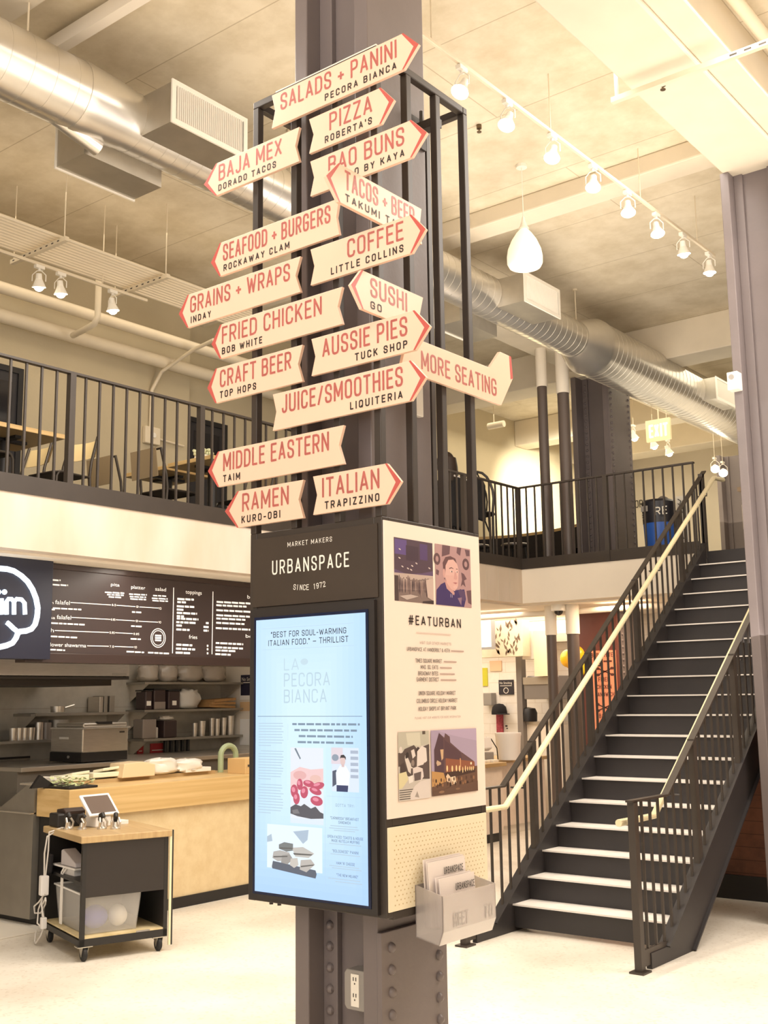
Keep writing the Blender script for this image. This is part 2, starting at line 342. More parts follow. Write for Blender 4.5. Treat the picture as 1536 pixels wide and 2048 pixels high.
M_fab = mat('black_fabric', (30, 27, 28), .9, noise=.3, nscale=60)
M_plas = mat('white_plastic', (236, 232, 228), .35)
M_grey = mat('grey_plastic', (150, 144, 138), .45)
M_ss = mat('stainless_steel', (216, 208, 196), .3, .75, noise=.08, nscale=10, stretch=(1, 1, 8))
M_ssd = mat('dull_stainless', (158, 152, 142), .4, .6, noise=.1, nscale=6)
M_rub = mat('black_rubber', (34, 32, 32), .7)
M_screen = printed('lit_screen', .90)
M_print = printed('printed_sheet')
M_print_lit = printed('backlit_print', .9)
# ---------------------------------------------------------------- the shell
ZC = 6.5; ZM = 3.28; ZB = 2.857; XE = -7.095; YE = 11.632
struct('floor', B(-13, 6, -7, 24, -.2, 0), M_floor)
struct('ceiling', B(-13, 6, -7, 24, ZC, ZC + .2), M_ceil)
struct('wall_left', B(-10.2, -10, -7, 24, 0, ZC), M_wall)
struct('wall_back', B(-10, 6, 20, 20.2, 0, ZC), M_plaster)
struct('wall_right', B(5.8, 6, -7, 20, 0, ZC), M_plaster)
struct('trim_1', B(-10, -9.88, 3.0, 8.72, ZM, ZC), M_wall)           # thicker run of wall behind the balcony tables
# balcony slab, L-shaped round the open hall
struct('floor_mezzanine', B(-10, XE - .02, -7, 20, 3.2, ZM), M_blackdk)
struct('floor_mezzanine_back', B(XE - .02, 6, YE + .02, 20, 3.2, ZM), M_blackdk)
struct('ceiling_low', B(-10, XE - .14, -7, 20, ZB - .02, 3.2), M_white)
struct('ceiling_low_back', B(XE - .14, 6, YE + .14, 20, ZB - .02, 3.2), M_white)
struct('wall_bulkhead_left', B(XE - .14, XE, -7, YE, ZB, 3.27), mat('stained_white_render', (220, 206, 192), .8, rgb2=(204, 186, 164), nscale=1.3, stretch=(1, 1.6, .5)))
struct('wall_bulkhead_back', B(XE - .14, 6, YE, YE + .14, ZB, 3.27), M_white)
fa = MB(); fa.box(XE - .02, XE + .012, -7, YE, 3.27, 3.405); struct('trim_2', fa, M_black)
fa = MB(); fa.box(XE + .012, -4.82, YE - .012, YE + .02, 3.27, 3.40); struct('trim_3', fa, M_black)
# vertical board joints on the bulkhead beside the corner
jb = MB()
for y in (10.35, 10.6, 10.85, 11.1, 11.35): jb.box(XE, XE + .003, y - .004, y + .004, ZB, 3.27)
struct('trim_4', jb, mat('joint_grey', (206, 194, 176), .8))
# ceiling beams
def beam(n, x0, x1, y0, y1, z0, m=M_ceil2): struct('trim_%d' % n, B(x0, x1, y0, y1, z0, ZC), m, bevel=.015)
beam(5, -3.24, -2.72, -7, 20, 6.12)
beam(6, -2.72, -2.5, -7, 20, 6.15)
beam(7, -10, 6, 13.15, 13.65, 6.02)
beam(8, -10, -3.24, 8.75, 9.05, 6.33)
beam(9, -10, -3.24, 3.62, 3.92, 6.36)
beam(10, -10, 6, 16.3, 16.7, 6.05)
beam(11, -10, 6, 18.3, 18.8, 6.05)
beam(12, -7.15, -6.6, 8.5, 20, 6.12)
beam(13, -3.24, 6, 8.75, 9.05, 6.33)
# doors on the balcony and low wood wall under the stair
for n, (y0, y1, z1) in enumerate(((5.2, 6.42, 5.16), (8.76, 9.42, 5.14))):
    x = -9.88 if n == 0 else -10
    d = struct('door_%d' % (n + 1), B(x, x + .03, y0, y1, ZM, z1), mat('dark_door', (40, 38, 42), .4))
    fr = MB(); fr.box(x + .03, x + .05, y0, y0 + .06, ZM, z1); fr.box(x + .03, x + .05, y1 - .06, y1, ZM, z1); fr.box(x + .03, x + .05, y0 + .06, y1 - .06, z1 - .06, z1)
    fr.build('door_frame', mat('dark_frame', (30, 29, 32), .35), d)
    p = MB(); p.box(x + .031, x + .034, y0 + .12, y1 - .12, z1 - .62, z1 - .16); p.build('door_pane', mat('dark_glass', (26, 26, 32), .1), d)
struct('wall_under_stair', B(-4.7, 5.8, 9.72, 9.85, 0, 1.35).box(-3.3, 5.8, 9.72, 9.85, 1.35, 2.9), seam_mat('brown_boarding', (122, 76, 54), (94, 58, 42), 2.4, .11, .5, .004, (pi / 2, 0, 0), .5, 5.))
struct('baseboard_under_stair', B(-4.7, -2.95, 9.69, 9.72, 0, .2), M_blackdk)
# steel columns
def column(name, label, x0, x1, y0, y1, z1, plate=None, rz1=0.):
    t = thing(name, label, 'column', ((x0 + x1) / 2, (y0 + y1) / 2, 0))
    fl = .075; c = (y0 + y1) / 2
    for xa, xb in ((x0, x0 + fl), (x1 - fl, x1)):
        f = B(xa, xb, y0, y1, 0, z1); f.build('flange', M_steel, t, bevel=.006)
    B(x0 + fl, x1 - fl, c - .09, c + .09, 0, z1).build('web', M_steel, t)
    an = MB()
    for s in (-1, 1):
        an.box(x0 + fl, x0 + fl + .075, c + s * .105 - .015, c + s * .105 + .015, 0, z1)
        an.box(x1 - fl - .075, x1 - fl, c + s * .105 - .015, c + s * .105 + .015, 0, z1)
    an.build('angle_cleat', M_steel, t, bevel=.004)
    rv = MB(); z = .1
    while z < rz1:
        for s in (-1, 1):
            rv.ball((x0 + fl + .038, c + s * .12, z), .019, n=8, m=6); rv.ball((x1 - fl - .038, c + s * .12, z), .019, n=8, m=6)
        z += .082
    rv.build('rivets', M_steel, t, smooth=True)
    if plate:
        za, zb = plate
        pl = B(x1, x1 + .022, y0 - .005, y1 + .005, za, zb); pl.build('cover_plate', M_steel, t, bevel=.003)
        r2 = MB(); z = za + .06
        while z < zb - .03:
            for y in (y0 + .055, y1 - .055): r2.ball((x1 + .022, y, z), .02, n=10, m=6)
            z += .082
        r2.build('rivets', M_steel, t, smooth=True)
    return t
column('steel_column', 'grey riveted steel column rising through the sign kiosk', -3.262, -2.828, 3.49, 3.91, 6.12, (0, .86), .95)
column('steel_column', 'grey riveted steel column beside the right stair railing', -3.262, -2.75, 8.78, 9.25, 6.12)
column('steel_column', 'wide grey riveted column behind the balcony corner railing', -7.12, -6.58, 13.1, 13.72, 6.02, (0, 6.0), 6.0)
column('steel_column', 'farthest dark steel column, seen just above the stair top', -7.12, -6.58, 18.1, 18.7, 5.75)
# ---------------------------------------------------------------- sign kiosk round the near column
XL, XR, YF, YB, KZ0, KZ1, KT = -3.402, -2.677, 3.361, 4.04, .944, 2.452, 4.46
kiosk = thing('sign_kiosk', 'tall black steel directory kiosk wrapped around the near grey column', 'kiosk', (-3.04, 3.7, .9))
w = .034
fr = MB()
for z in (KZ0, 2.10, KZ1 - .036):                       # front face bars
    fr.box(XL + .04, XR - .04, YF + .001, YF + .03, z + .0005, z + .0355)
for x in (XL, XR - .04): fr.box(x, x + .04, YF, YF + .04, KZ0, KZ1)
for z in (KZ0 - .01, 1.271, KZ1 - .03): fr.box(XR - .03, XR - .0008, YF + .04, YB - .035, z, z + .030)
fr.box(XR - .03, XR, YB - .035, YB, KZ0, KZ1)
fr.box(XL, XL + .03, YF + .04, YB - .03, KZ0, KZ1 - .001); fr.box(XL, XR - .03, YB - .03, YB, KZ0, KZ1 - .001)
fr.box(XL + .03, XL + .13, YF + .12, YB - .12, KZ1 - .02, KZ1 - .002); fr.box(XR - .14, XR - .03, YF + .12, YB - .12, KZ1 - .02, KZ1 - .002)
fr.box(XL + .03, XR - .03, YF + .03, YF + .12, KZ1 - .02, KZ1 - .002); fr.box(XL + .03, XR - .03, YB - .12, YB - .03, KZ1 - .02, KZ1 - .002)
fr.box(XL + .03, XL + .13, YF + .12, YB - .03, KZ0 + .002, KZ0 + .02); fr.box(XR - .14, XR - .03, YF + .12, YB - .035, KZ0 + .002, KZ0 + .02)
fr.box(XL + .03, XR - .03, YF + .03, YF + .12, KZ0 + .002, KZ0 + .02)
fr.build('cabinet', M_black, kiosk, bevel=.003)
fb = MB()
for x in (-3.30, -3.255): fb.cyl((x, YF + .03, KZ0 - .012), (x, YF + .03, KZ0), .008, 8)
fb.build('bolt', M_black, kiosk)
# upper open frame
px_ = [XL, -3.165, -2.925, XR - w]; py_ = [3.57, 3.787, YB - w]
for x in px_: B(x, x + w, YF, YF + w, KZ1, KT - w).build('post', M_black, kiosk, bevel=.003)
for y in py_: B(XR - w, XR, y, y + w, KZ1, KT - w).build('post', M_black, kiosk, bevel=.003)
for x in (XL, -3.165, -2.925): B(x, x + w, YB - w, YB, KZ1, KT - w).build('post', M_black, kiosk, bevel=.003)
rl = MB(); rl.box(XL, XR, YF, YF + w, KT - w, KT); rl.box(XL, XR, YB - w, YB, KT - w, KT)
rl.box(XL, XL + w, YF + w, YB - w, KT - w, KT); rl.box(XR - w, XR, YF + w, YB - w, KT - w, KT)
rl.build('top_rail', M_black, kiosk, bevel=.004)
lit_edge = B(XL + .14, XR, YF + .002, YF + .012, KT, KT + .006); lit_edge.build('edge_strip', M_whitemetal, kiosk)  # white strip stands for light caught along the rail's top edge
br = MB(); br.box(-2.828, -2.69, 3.80, 3.85, 4.29, 4.33); br.box(-2.828, -2.815, 3.75, 3.90, 4.24, 4.38); br.cyl((-2.79, 3.83, 4.33), (-2.79, 3.83, 4.40), .008, 8); br.cyl((-2.815, 3.83, 4.31), (-2.76, 3.83, 4.31), .018, 10)
br.build('clamp', M_black, kiosk)
# header board
hd = B(XL + .02, XR - .02, YF - .006, YF + .006, 2.135, 2.425).build('header_board', mat('black_board', (66, 56, 48), .4, noise=.12, nscale=5), kiosk)
def kt(mb, s, a, b, yp, capz, align='l', bold=0., spacing=1.0):
    """one line of lettering on the front face between pixel columns read off the photograph"""
    mb.text(s, (a, yp, capz[0]), UX, UZ, b - a, capz[1] - capz[0], 'l', bold, spacing)
hl = MB(); yp = YF - .0075
kt(hl, 'MARKET MAKERS', -3.176, -2.930, yp, (2.375, 2.395), bold=.012, spacing=1.35)
kt(hl, 'URBANSPACE', -3.265, -2.841, yp, (2.265, 2.325), bold=.008, spacing=1.25)
word = 'SINCE 1972'
for i, ch in enumerate(word):
    if ch == ' ': continue
    t = (i - 4.5) / 4.5; cx = -3.0545 + t * .083; a = t * .17; wv = .006 if ch in 'I1' else .0138
    u = Vector((cos(a), 0, sin(a))); v = Vector((-sin(a), 0, cos(a)))
    hl.text(ch, Vector((cx, yp, 2.188 + .006 * t * t)) - u * wv / 2, u, v, wv, .023, 'l', .010)
hl.build('lettering', mat('white_ink', (246, 240, 232), .5, emit=(246, 240, 232), estr=.0), hd)
# display screen
DX0, DX1, DZ0, DZ1 = -3.343, -2.748, .987, 2.078
sc = B(XL + .022, XR - .03, YF - .018, YF, KZ0 + .012, 2.125).build('display', mat('display_bezel', (46, 42, 42), .35), kiosk)
bz = MB(); bz.box(DX0 - .012, DX1 + .012, YF - .021, YF - .018, DZ0 - .010, DZ1 + .012); bz.build('bezel_inset', mat('blue_black_glass', (22, 34, 66), .15), sc)
pic = MB(); ys = YF - .0215
W_, H_ = DX1 - DX0, DZ1 - DZ0
lay = [0]
def sp(pts, c):
    lay[0] += 1; y = ys - lay[0] * .00002
    pic.ink = c; pic.poly([(DX0 + u * W_, y, DZ1 - v * H_) for u, v in pts])
def rect(u0, v0, u1, v1, c): sp([(u0, v1), (u1, v1), (u1, v0), (u0, v0)], c)
def ell(u, v, ru, rv, c, n=14, rot=0.): sp([(u + ru * cos(2 * pi * k / n) * cos(rot) - rv * sin(2 * pi * k / n) * sin(rot), v + (ru * cos(2 * pi * k / n) * sin(rot) * W_ / H_ + rv * sin(2 * pi * k / n) * cos(rot))) for k in range(n)], c)
def st(s, u0, u1, v0, v1, c, bold=.0, align='l'):
    lay[0] += 1; pic.ink = c
    pic.text(s, (DX0 + u0 * W_, ys - lay[0] * .00002, DZ1 - v1 * H_), UX, UZ, (u1 - u0) * W_, (v1 - v0) * H_, 'l', bold)
# panel glow of the backlight: brighter middle, bluer rim, as the lit panel itself shows
N = 20
for i in range(N):
    for j in range(36):
        u, v = (i + .5) / N, (j + .5) / 36; d = max(abs(u - .45) * 1.9, abs(v - .45) * 1.7); k = min(1, max(0, d - .25) / .75); k2 = max(0, (v - .75) / .25)
        c = (206 - 26 * k - 14 * k2, 232 - 18 * k - 12 * k2, 246 + 3 * k)
        pic.ink = c; pic.poly([(DX0 + a * W_, ys, DZ1 - b * H_) for a, b in ((i / N, (j + 1) / 36), ((i + 1) / N, (j + 1) / 36), ((i + 1) / N, j / 36), (i / N, j / 36))])
DK = (36, 44, 58); MID = (138, 158, 176); LT = (176, 198, 214)
rect(.06, .034, .9, .035, LT); rect(.06, .114, .9, .115, LT)
st('“BEST FOR SOUL-WARMING', .145, .835, .048, .070, DK, .014); st('ITALIAN FOOD.” – THRILLIST', .12, .852, .079, .101, DK, .014)
st('LA', .27, .41, .150, .195, (184, 208, 220)); ell(.46, .165, .035, .012, (188, 212, 224)); st('PECORA', .27, .69, .205, .255, (180, 204, 217)); st('BIANCA', .27, .66, .265, .315, (180, 204, 217))
rect(.02, .363, .965, .3645, (70, 84, 100))
for k in range(33):
    if k in (9, 21): continue
    e = .27 - (.12 if k in (8, 20, 32) else random.random() * .03)
    v = .388 + k * .0102; rect(.03 + (.02 if k in (10, 22) else 0), v, e, v + .0028, LT)
for k, (a, b) in enumerate(((.35, .945), (.37, .92), (.41, .885), (.40, .90))):
    v = .388 + k * .0215; u = a
    while u < b:
        l = min(.03 + random.random() * .06, b - u); rect(u, v, u + l, v + .0075, (122, 142, 162)); u += l + .012
rect(.31, .39, .3115, .45, LT)
# picture of pink radishes on white paper
rect(.335, .476, .630, .745, (222, 228, 236)); sp([(.37, .48), (.385, .478), (.43, .515), (.42, .518)], (112, 126, 140))
sp([(.335, .565), (.42, .545), (.52, .553), (.63, .548), (.63, .62), (.335, .63)], (232, 196, 196)); ell(.42, .575, .06, .016, (222, 172, 170)); ell(.56, .585, .05, .014, (226, 186, 176))
for (u, v, ru, rv, rot) in ((.42, .607, .028, .021, .4), (.50, .603, .05, .012, .1), (.58, .610, .06, .013, -.2), (.37, .632, .035, .024, .3), (.46, .634, .036, .022, -.3), (.56, .628, .055, .013, .2), (.39, .657, .03, .022, 0), (.57, .662, .055, .017, .1)):
    ell(u, v, ru, rv, (188, 78, 104), 16, rot); ell(u - .008, v - .005, ru * .5, rv * .4, (226, 138, 158), 10, rot)
sp([(.335, .69), (.38, .678), (.43, .684), (.46, .675), (.52, .69), (.56, .682), (.60, .70), (.63, .705), (.63, .722), (.52, .726), (.40, .72), (.335, .712)], (84, 84, 92)); rect(.335, .727, .63, .745, (214, 226, 238)); sp([(.35, .70), (.40, .695), (.42, .71), (.36, .712)], (120, 118, 122))
# picture of a person in a white shirt
rect(.705, .473, .935, .625, (212, 224, 240)); rect(.70, .473, .80, .53, (218, 206, 214)); ell(.735, .508, .03, .012, (140, 152, 168))
for k in range(5): rect(.865, .482 + k * .021, .93, .493 + k * .021, (166, 178, 196))
sp([(.71, .555), (.745, .55), (.745, .60), (.71, .61)], (74, 84, 104)); sp([(.745, .605), (.74, .56), (.775, .535), (.825, .535), (.86, .56), (.85, .61)], (232, 238, 248)); sp([(.745, .603), (.845, .603), (.84, .625), (.745, .625)], (44, 56, 96))
ell(.80, .518, .022, .018, (216, 190, 186)); sp([(.775, .512), (.783, .499), (.808, .497), (.826, .505), (.826, .516), (.815, .508), (.785, .508)], (52, 50, 56)); rect(.79, .530, .812, .54, (210, 184, 182))
rect(.66, .642, .96, .6428, LT)
st('GOTTA TRY:', .735, .895, .667, .677, MID, .01)
lines = (('“CARNIROSA” BREAKFAST', .69, .93, .712), ('SANDWICH', .76, .86, .7255), ('OPEN-FACED TOASTS & HOUSE', .665, .965, .776), ('MADE NUTELLA MUFFINS', .70, .935, .789), ('“BOLOGNESE” PANINI', .705, .925, .824), ('HAM ‘N’ CHEESE', .74, .895, .864), ('“THE NEW MILANO”', .74, .92, .904))
for s, a, b, v in lines: st(s, a, b, v, v + .0095, (86, 100, 120), .004)
for a, b, v in ((.69, .92, .742), (.68, .93, .750), (.72, .9, .757), (.68, .95, .803), (.69, .94, .838), (.68, .93, .878), (.70, .95, .885), (.67, .94, .921), (.73, .955, .930)): rect(a, v, b, v + .003, LT)
rect(.645, .645, .6465, .95, LT)
# picture of stacked toasted sandwiches on a slate
rect(.12, .755, .62, .91, (222, 236, 250)); sp([(.36, .775), (.50, .765), (.49, .80), (.45, .815)], (168, 186, 204)); sp([(.12, .80), (.16, .79), (.17, .815), (.12, .82)], (170, 188, 204))
sp([(.165, .905), (.175, .885), (.56, .902), (.57, .915), (.56, .93), (.17, .912)], (88, 96, 110))
for pts, c in ((((.23, .825), (.28, .815), (.36, .818), (.36, .842), (.30, .848), (.23, .84)), (118, 122, 122)), (((.18, .852), (.24, .845), (.33, .85), (.31, .878), (.22, .885), (.17, .875)), (176, 172, 168)), (((.35, .832), (.45, .826), (.55, .845), (.50, .862), (.38, .862)), (190, 186, 180)), (((.26, .862), (.33, .855), (.36, .872), (.31, .892), (.25, .888)), (154, 150, 146)), (((.34, .87), (.40, .866), (.41, .89), (.37, .902), (.33, .893)), (196, 190, 182)), (((.43, .872), (.52, .866), (.555, .883), (.48, .912), (.42, .905)), (184, 178, 172))): sp(pts, c)
for pts in (((.24, .835), (.36, .832), (.36, .836), (.24, .84)), ((.18, .868), (.31, .862), (.31, .866), (.18, .873)), ((.36, .85), (.54, .848), (.52, .853), (.37, .856)), ((.43, .892), (.55, .882), (.54, .887), (.43, .897))): sp(pts, (96, 94, 92))
pic.build('screen_picture', M_screen, sc)

# side poster
PY0, PY1, PZ0, PZ1 = 3.366, 4.030, 1.301, 2.436
po = B(XR, XR + .006, PY0, PY1, PZ0, PZ1).build('poster', mat('poster_paper', (250, 234, 222), .55), kiosk)
pp = MB(); play = [0]
def P3(y, z): return (XR + .0065 + play[0] * .00002, y, z)
def pq(pts, c): play[0] += 1; pp.ink = c; pp.poly([P3(y, z) for y, z in pts])
def pe(y, z, ry, rz, c, n=16, rot=0): pq([(y + ry * cos(2 * pi * k / n) * cos(rot) - rz * sin(2 * pi * k / n) * sin(rot), z + ry * cos(2 * pi * k / n) * sin(rot) + rz * sin(2 * pi * k / n) * cos(rot)) for k in range(n)], c)
def pt(s, y0, y1, z0, z1, c=(40, 34, 32), bold=0., spacing=1.): play[0] += 1; pp.ink = c; pp.text(s, P3(y0, z0), UY, UZ, y1 - y0, z1 - z0, 'l', bold, spacing)
def sub(y0, y1, z0, z1):
    return lambda a, b: (y0 + a * (y1 - y0), z1 - b * (z1 - z0))
def R(f, a0, b0, a1, b1, c): pq([f(a0, b1), f(a1, b1), f(a1, b0), f(a0, b0)], c)
def E_(f, a, b, ra, rb, c, n=16, rot=0.):
    o = f(0, 0); s = f(1, 1); k1 = s[0] - o[0]; k2 = o[1] - s[1]; y, z = f(a, b); pe(y, z, ra * k1, rb * k2, c, n, rot)
def Q(f, pts, c): pq([f(a, b) for a, b in pts], c)
# night market
f = sub(3.426, 3.684, 2.124, 2.375)
R(f, 0, 0, 1, 1, (88, 70, 84)); R(f, .02, .02, .32, .26, (104, 84, 142)); R(f, .66, .04, .86, .3, (92, 72, 118)); R(f, .3, .1, .62, .34, (76, 60, 74))
Q(f, [(0, .5), (.3, .56), (.7, .52), (1, .46), (1, .58), (0, .6)], (104, 84, 118))
Q(f, [(0, .56), (1, .54), (1, .80), (0, .82)], (196, 176, 168)); Q(f, [(0, .82), (1, .78), (1, 1), (0, 1)], (134, 116, 112)); R(f, 0, .6, .1, 1, (82, 68, 68))
for k in range(22):
    a = .12 + k * .037; h = .14 + random.random() * .12; E_(f, a, .70 + random.random() * .08, .016, h * .6, random.choice(((84, 66, 74), (110, 90, 92), (66, 52, 60), (150, 126, 122))), 10)
    E_(f, a, .62 + random.random() * .04, .012, .014, (92, 72, 76), 8)
for a, b in ((.14, .18), (.13, .32), (.56, .37), (.45, .42), (.34, .47), (.42, .485), (.2, .45), (.9, .42)): E_(f, a, b, .03, .011, (222, 206, 204), 8, -.3)
Q(f, [(.8, .62), (1, .58), (1, .95), (.84, .9)], (206, 184, 176)); Q(f, [(.12, .92), (.4, .88), (.6, .9), (.3, .97)], (196, 180, 174)); Q(f, [(.72, .97), (1, .94), (1, 1), (.7, 1)], (70, 58, 60))
# portrait
f = sub(3.700, 3.958, 2.124, 2.376)
R(f, 0, 0, 1, 1, (186, 150, 152))
for a, b, r in ((.05, .25, .09), (.86, .27, .1)): E_(f, a, b, r, .1, (104, 78, 84)); E_(f, a, b, r * .45, .05, (182, 146, 148))
for pts in (((.62, 0), (.74, 0), (.7, .14), (.6, .1)), ((.72, .42), (.8, .44), (.88, .52), (.8, .55), (.84, .66), (.76, .62), (.7, .66), (.74, .54)), ((.2, 0), (.42, 0), (.4, .14), (.18, .2)), ((.86, .72), (1, .7), (1, .95), (.9, .92)), ((.02, .42), (.1, .44), (.08, .52), (.01, .5)), ((.84, .02), (.98, .02), (.98, .12), (.88, .13))): Q(f, pts, (112, 84, 92))
Q(f, [(0, 1), (.02, .76), (.14, .66), (.3, .6), (.5, .74), (.62, .72), (.8, .7), (.84, .86), (.78, 1)], (70, 56, 108)); Q(f, [(.62, .74), (.68, .70), (.82, .74), (.80, .9), (.7, .88)], (94, 74, 110)); Q(f, [(.6, .86), (.72, .84), (.7, .98)], (150, 120, 140))
Q(f, [(.24, .58), (.36, .62), (.52, .78), (.5, .82), (.3, .72)], (206, 158, 154))
E_(f, .44, .42, .205, .225, (226, 184, 178), 24); Q(f, [(.27, .5), (.64, .48), (.62, .66), (.52, .75), (.42, .72), (.30, .62)], (222, 178, 172))
Q(f, [(.22, .46), (.2, .3), (.28, .2), (.42, .17), (.56, .2), (.6, .28), (.5, .22), (.36, .24), (.28, .34), (.27, .48)], (110, 80, 84))
E_(f, .235, .47, .035, .075, (214, 168, 164)); E_(f, .245, .56, .012, .014, (96, 70, 76), 8)
Q(f, [(.38, .375), (.44, .355), (.5, .37), (.5, .38), (.44, .37), (.38, .39)], (96, 68, 74)); Q(f, [(.56, .375), (.6, .365), (.63, .38), (.6, .38)], (96, 68, 74))
E_(f, .445, .425, .04, .016, (240, 216, 212)); E_(f, .452, .427, .016, .015, (70, 48, 56), 10); E_(f, .595, .42, .028, .014, (240, 216, 212)); E_(f, .602, .422, .013, .013, (70, 48, 56), 10)
Q(f, [(.53, .43), (.57, .43), (.6, .53), (.57, .555), (.5, .55)], (212, 162, 158)); Q(f, [(.47, .61), (.54, .6), (.61, .605), (.55, .63)], (184, 118, 122)); E_(f, .54, .68, .06, .03, (228, 186, 180))
pt('ǁ', f(.40, 0)[0], f(.45, 0)[0], f(0, .86)[1], f(0, .8)[1], (214, 204, 226), .02)
pt('#EATURBAN', 3.512, 3.874, 2.034, 2.072, (44, 36, 34), .022, 1.35)
GR = (168, 142, 134)
pq([(3.56, 2.002), (3.80, 2.002), (3.80, 2.006), (3.56, 2.006)], (228, 206, 196))
pt('VISIT OUR OTHER MARKETS:', 3.582, 3.802, 1.960, 1.971, GR); pt('URBANSPACE AT VANDERBILT & 45TH', 3.497, 3.788, 1.931, 1.946, (70, 58, 54), .004)
pq([(3.797, 1.935), (3.89, 1.935), (3.89, 1.940), (3.797, 1.940)], (190, 166, 158))
for s_, a, b, z, e in (('TIMES SQUARE MARKET', 3.552, 3.732, 1.886, 3.835), ('MAD. SQ. EATS', 3.586, 3.704, 1.861, 3.80), ('BROADWAY BITES', 3.568, 3.703, 1.836, 3.82), ('GARMENT DISTRICT', 3.557, 3.708, 1.812, 3.83)):
    pt(s_, a, b, z, z + .016, (74, 60, 56), .004); pq([(b + .012, z + .004), (e, z + .004), (e, z + .009), (b + .012, z + .009)], (190, 166, 158))
for s_, a, b, z in (('UNION SQUARE HOLIDAY MARKET', 3.568, 3.822, 1.758), ('COLUMBUS CIRCLE HOLIDAY MARKET', 3.555, 3.834, 1.728), ('HOLIDAY SHOPS AT BRYANT PARK', 3.566, 3.825, 1.697)): pt(s_, a, b, z, z + .016, (66, 52, 50), .004)
pt('PLEASE VISIT OUR WEBSITE FOR MORE INFORMATION', 3.541, 3.854, 1.666, 1.674, GR)
# black-and-white market crowd
f = sub(3.431, 3.631, 1.361, 1.619)
R(f, 0, 0, 1, 1, (206, 198, 190)); Q(f, [(0, 0), (1, 0), (1, .2), (.3, .24), (0, .3)], (196, 192, 178)); Q(f, [(.25, .02), (.7, .02), (.72, .22), (.3, .2)], (216, 212, 196)); R(f, .78, 0, .88, .05, (98, 86, 78))
R(f, 0, .3, .12, .5, (96, 84, 80)); Q(f, [(.2, .25), (.5, .2), (.6, .26), (1, .2), (1, .72), (.5, .7), (.1, .6), (.05, .36)], (92, 80, 78))
for k in range(16):
    a = .08 + (k * .173) % .85; b = .26 + (k * .117) % .3; E_(f, a, b, .05, .05, random.choice(((58, 50, 50), (150, 136, 130), (70, 60, 60), (226, 216, 210))), 10)
Q(f, [(.6, .3), (.75, .22), (.9, .26), (.92, .45), (.8, .5), (.58, .52)], (232, 222, 218)); Q(f, [(.4, .28), (.5, .26), (.55, .36), (.45, .4)], (228, 218, 214)); Q(f, [(.2, .4), (.3, .38), (.4, .5), (.38, .62), (.3, .58)], (224, 214, 208))
Q(f, [(.05, .48), (.18, .44), (.24, .56), (.12, .62), (.04, .62)], (78, 66, 64)); Q(f, [(.45, .54), (.6, .52), (.78, .56), (.8, .68), (.7, .74), (.46, .7)], (226, 214, 212)); Q(f, [(.48, .62), (.72, .60), (.7, .72), (.5, .73)], (104, 92, 92)); E_(f, .85, .56, .08, .09, (96, 82, 82))
Q(f, [(0, .6), (.24, .58), (.3, .7), (.1, .82), (0, .84)], (224, 214, 174)); Q(f, [(.3, .66), (.45, .64), (.46, .74), (.32, .76)], (236, 230, 226)); R(f, 0, .82, .5, 1, (206, 198, 190))
for k in range(5): R(f, .02, .84 + k * .032, .5, .852 + k * .032, (70, 62, 58))
Q(f, [(.36, 1), (.36, .92), (.5, .8), (.7, .74), (1, .72), (1, 1)], (226, 216, 212)); Q(f, [(.5, .96), (.58, .88), (.64, .98)], (166, 156, 150))
# long market hall at dusk
f = sub(3.643, 3.966, 1.364, 1.619)
R(f, 0, 0, 1, 1, (176, 160, 186)); Q(f, [(.1, .0), (1, .0), (1, .2), (.5, .1)], (188, 170, 198)); Q(f, [(0, .7), (1, .6), (1, 1), (0, 1)], (110, 82, 68))
Q(f, [(.06, .3), (.17, .04), (.28, .12), (.30, .05), (.40, .11), (.41, .2), (.64, .36), (.68, .38), (.92, .52), (.96, .66), (.06, .72)], (104, 78, 82)); Q(f, [(.06, .3), (.17, .05), (.26, .13), (.26, .7), (.06, .72)], (88, 66, 76)); Q(f, [(.28, .15), (.64, .38), (.66, .48), (.28, .46)], (92, 68, 76))
Q(f, [(.30, .44), (.94, .53), (.95, .66), (.30, .70)], (148, 92, 70)); Q(f, [(.19, .30), (.26, .30), (.25, .44), (.215, .47)], (214, 178, 142))
Q(f, [(.28, .66), (.95, .64), (.95, .70), (.28, .76)], (74, 54, 48))
for k, (a, b) in enumerate(((.33, .6), (.44, .61), (.53, .61), (.60, .62), (.67, .645), (.73, .63), (.78, .635), (.83, .635), (.87, .64), (.91, .635))): E_(f, a, b, .018 if k < 4 else .012, .05 if k < 6 else .035, (246, 214, 160), 10)
E_(f, .86, .555, .018, .022, (250, 232, 200), 10); Q(f, [(.10, .5), (.12, .46), (.2, .5), (.2, .53), (.12, .55)], (206, 176, 150)); R(f, .61, .46, .63, .6, (214, 160, 116))
Q(f, [(0, .62), (.25, .66), (.3, .8), (0, .86)], (196, 150, 96)); Q(f, [(.3, .72), (.34, .68), (.40, .74), (.39, .82), (.32, .8)], (236, 206, 178)); Q(f, [(.4, .74), (.5, .73), (.52, .84), (.42, .86)], (240, 216, 190))
for k in range(26): E_(f, .03 + (k * .137) % .93, .76 + (k * .071) % .14, .016, .03, random.choice(((64, 46, 40), (90, 66, 54), (160, 118, 86), (54, 40, 38))), 8)
Q(f, [(0, .93), (1, .84), (1, 1), (0, 1)], (104, 78, 66)); E_(f, .2, .95, .06, .02, (150, 116, 92), 8); E_(f, .55, .93, .05, .015, (140, 106, 84), 8)
pp.build('poster_print', M_print, po)
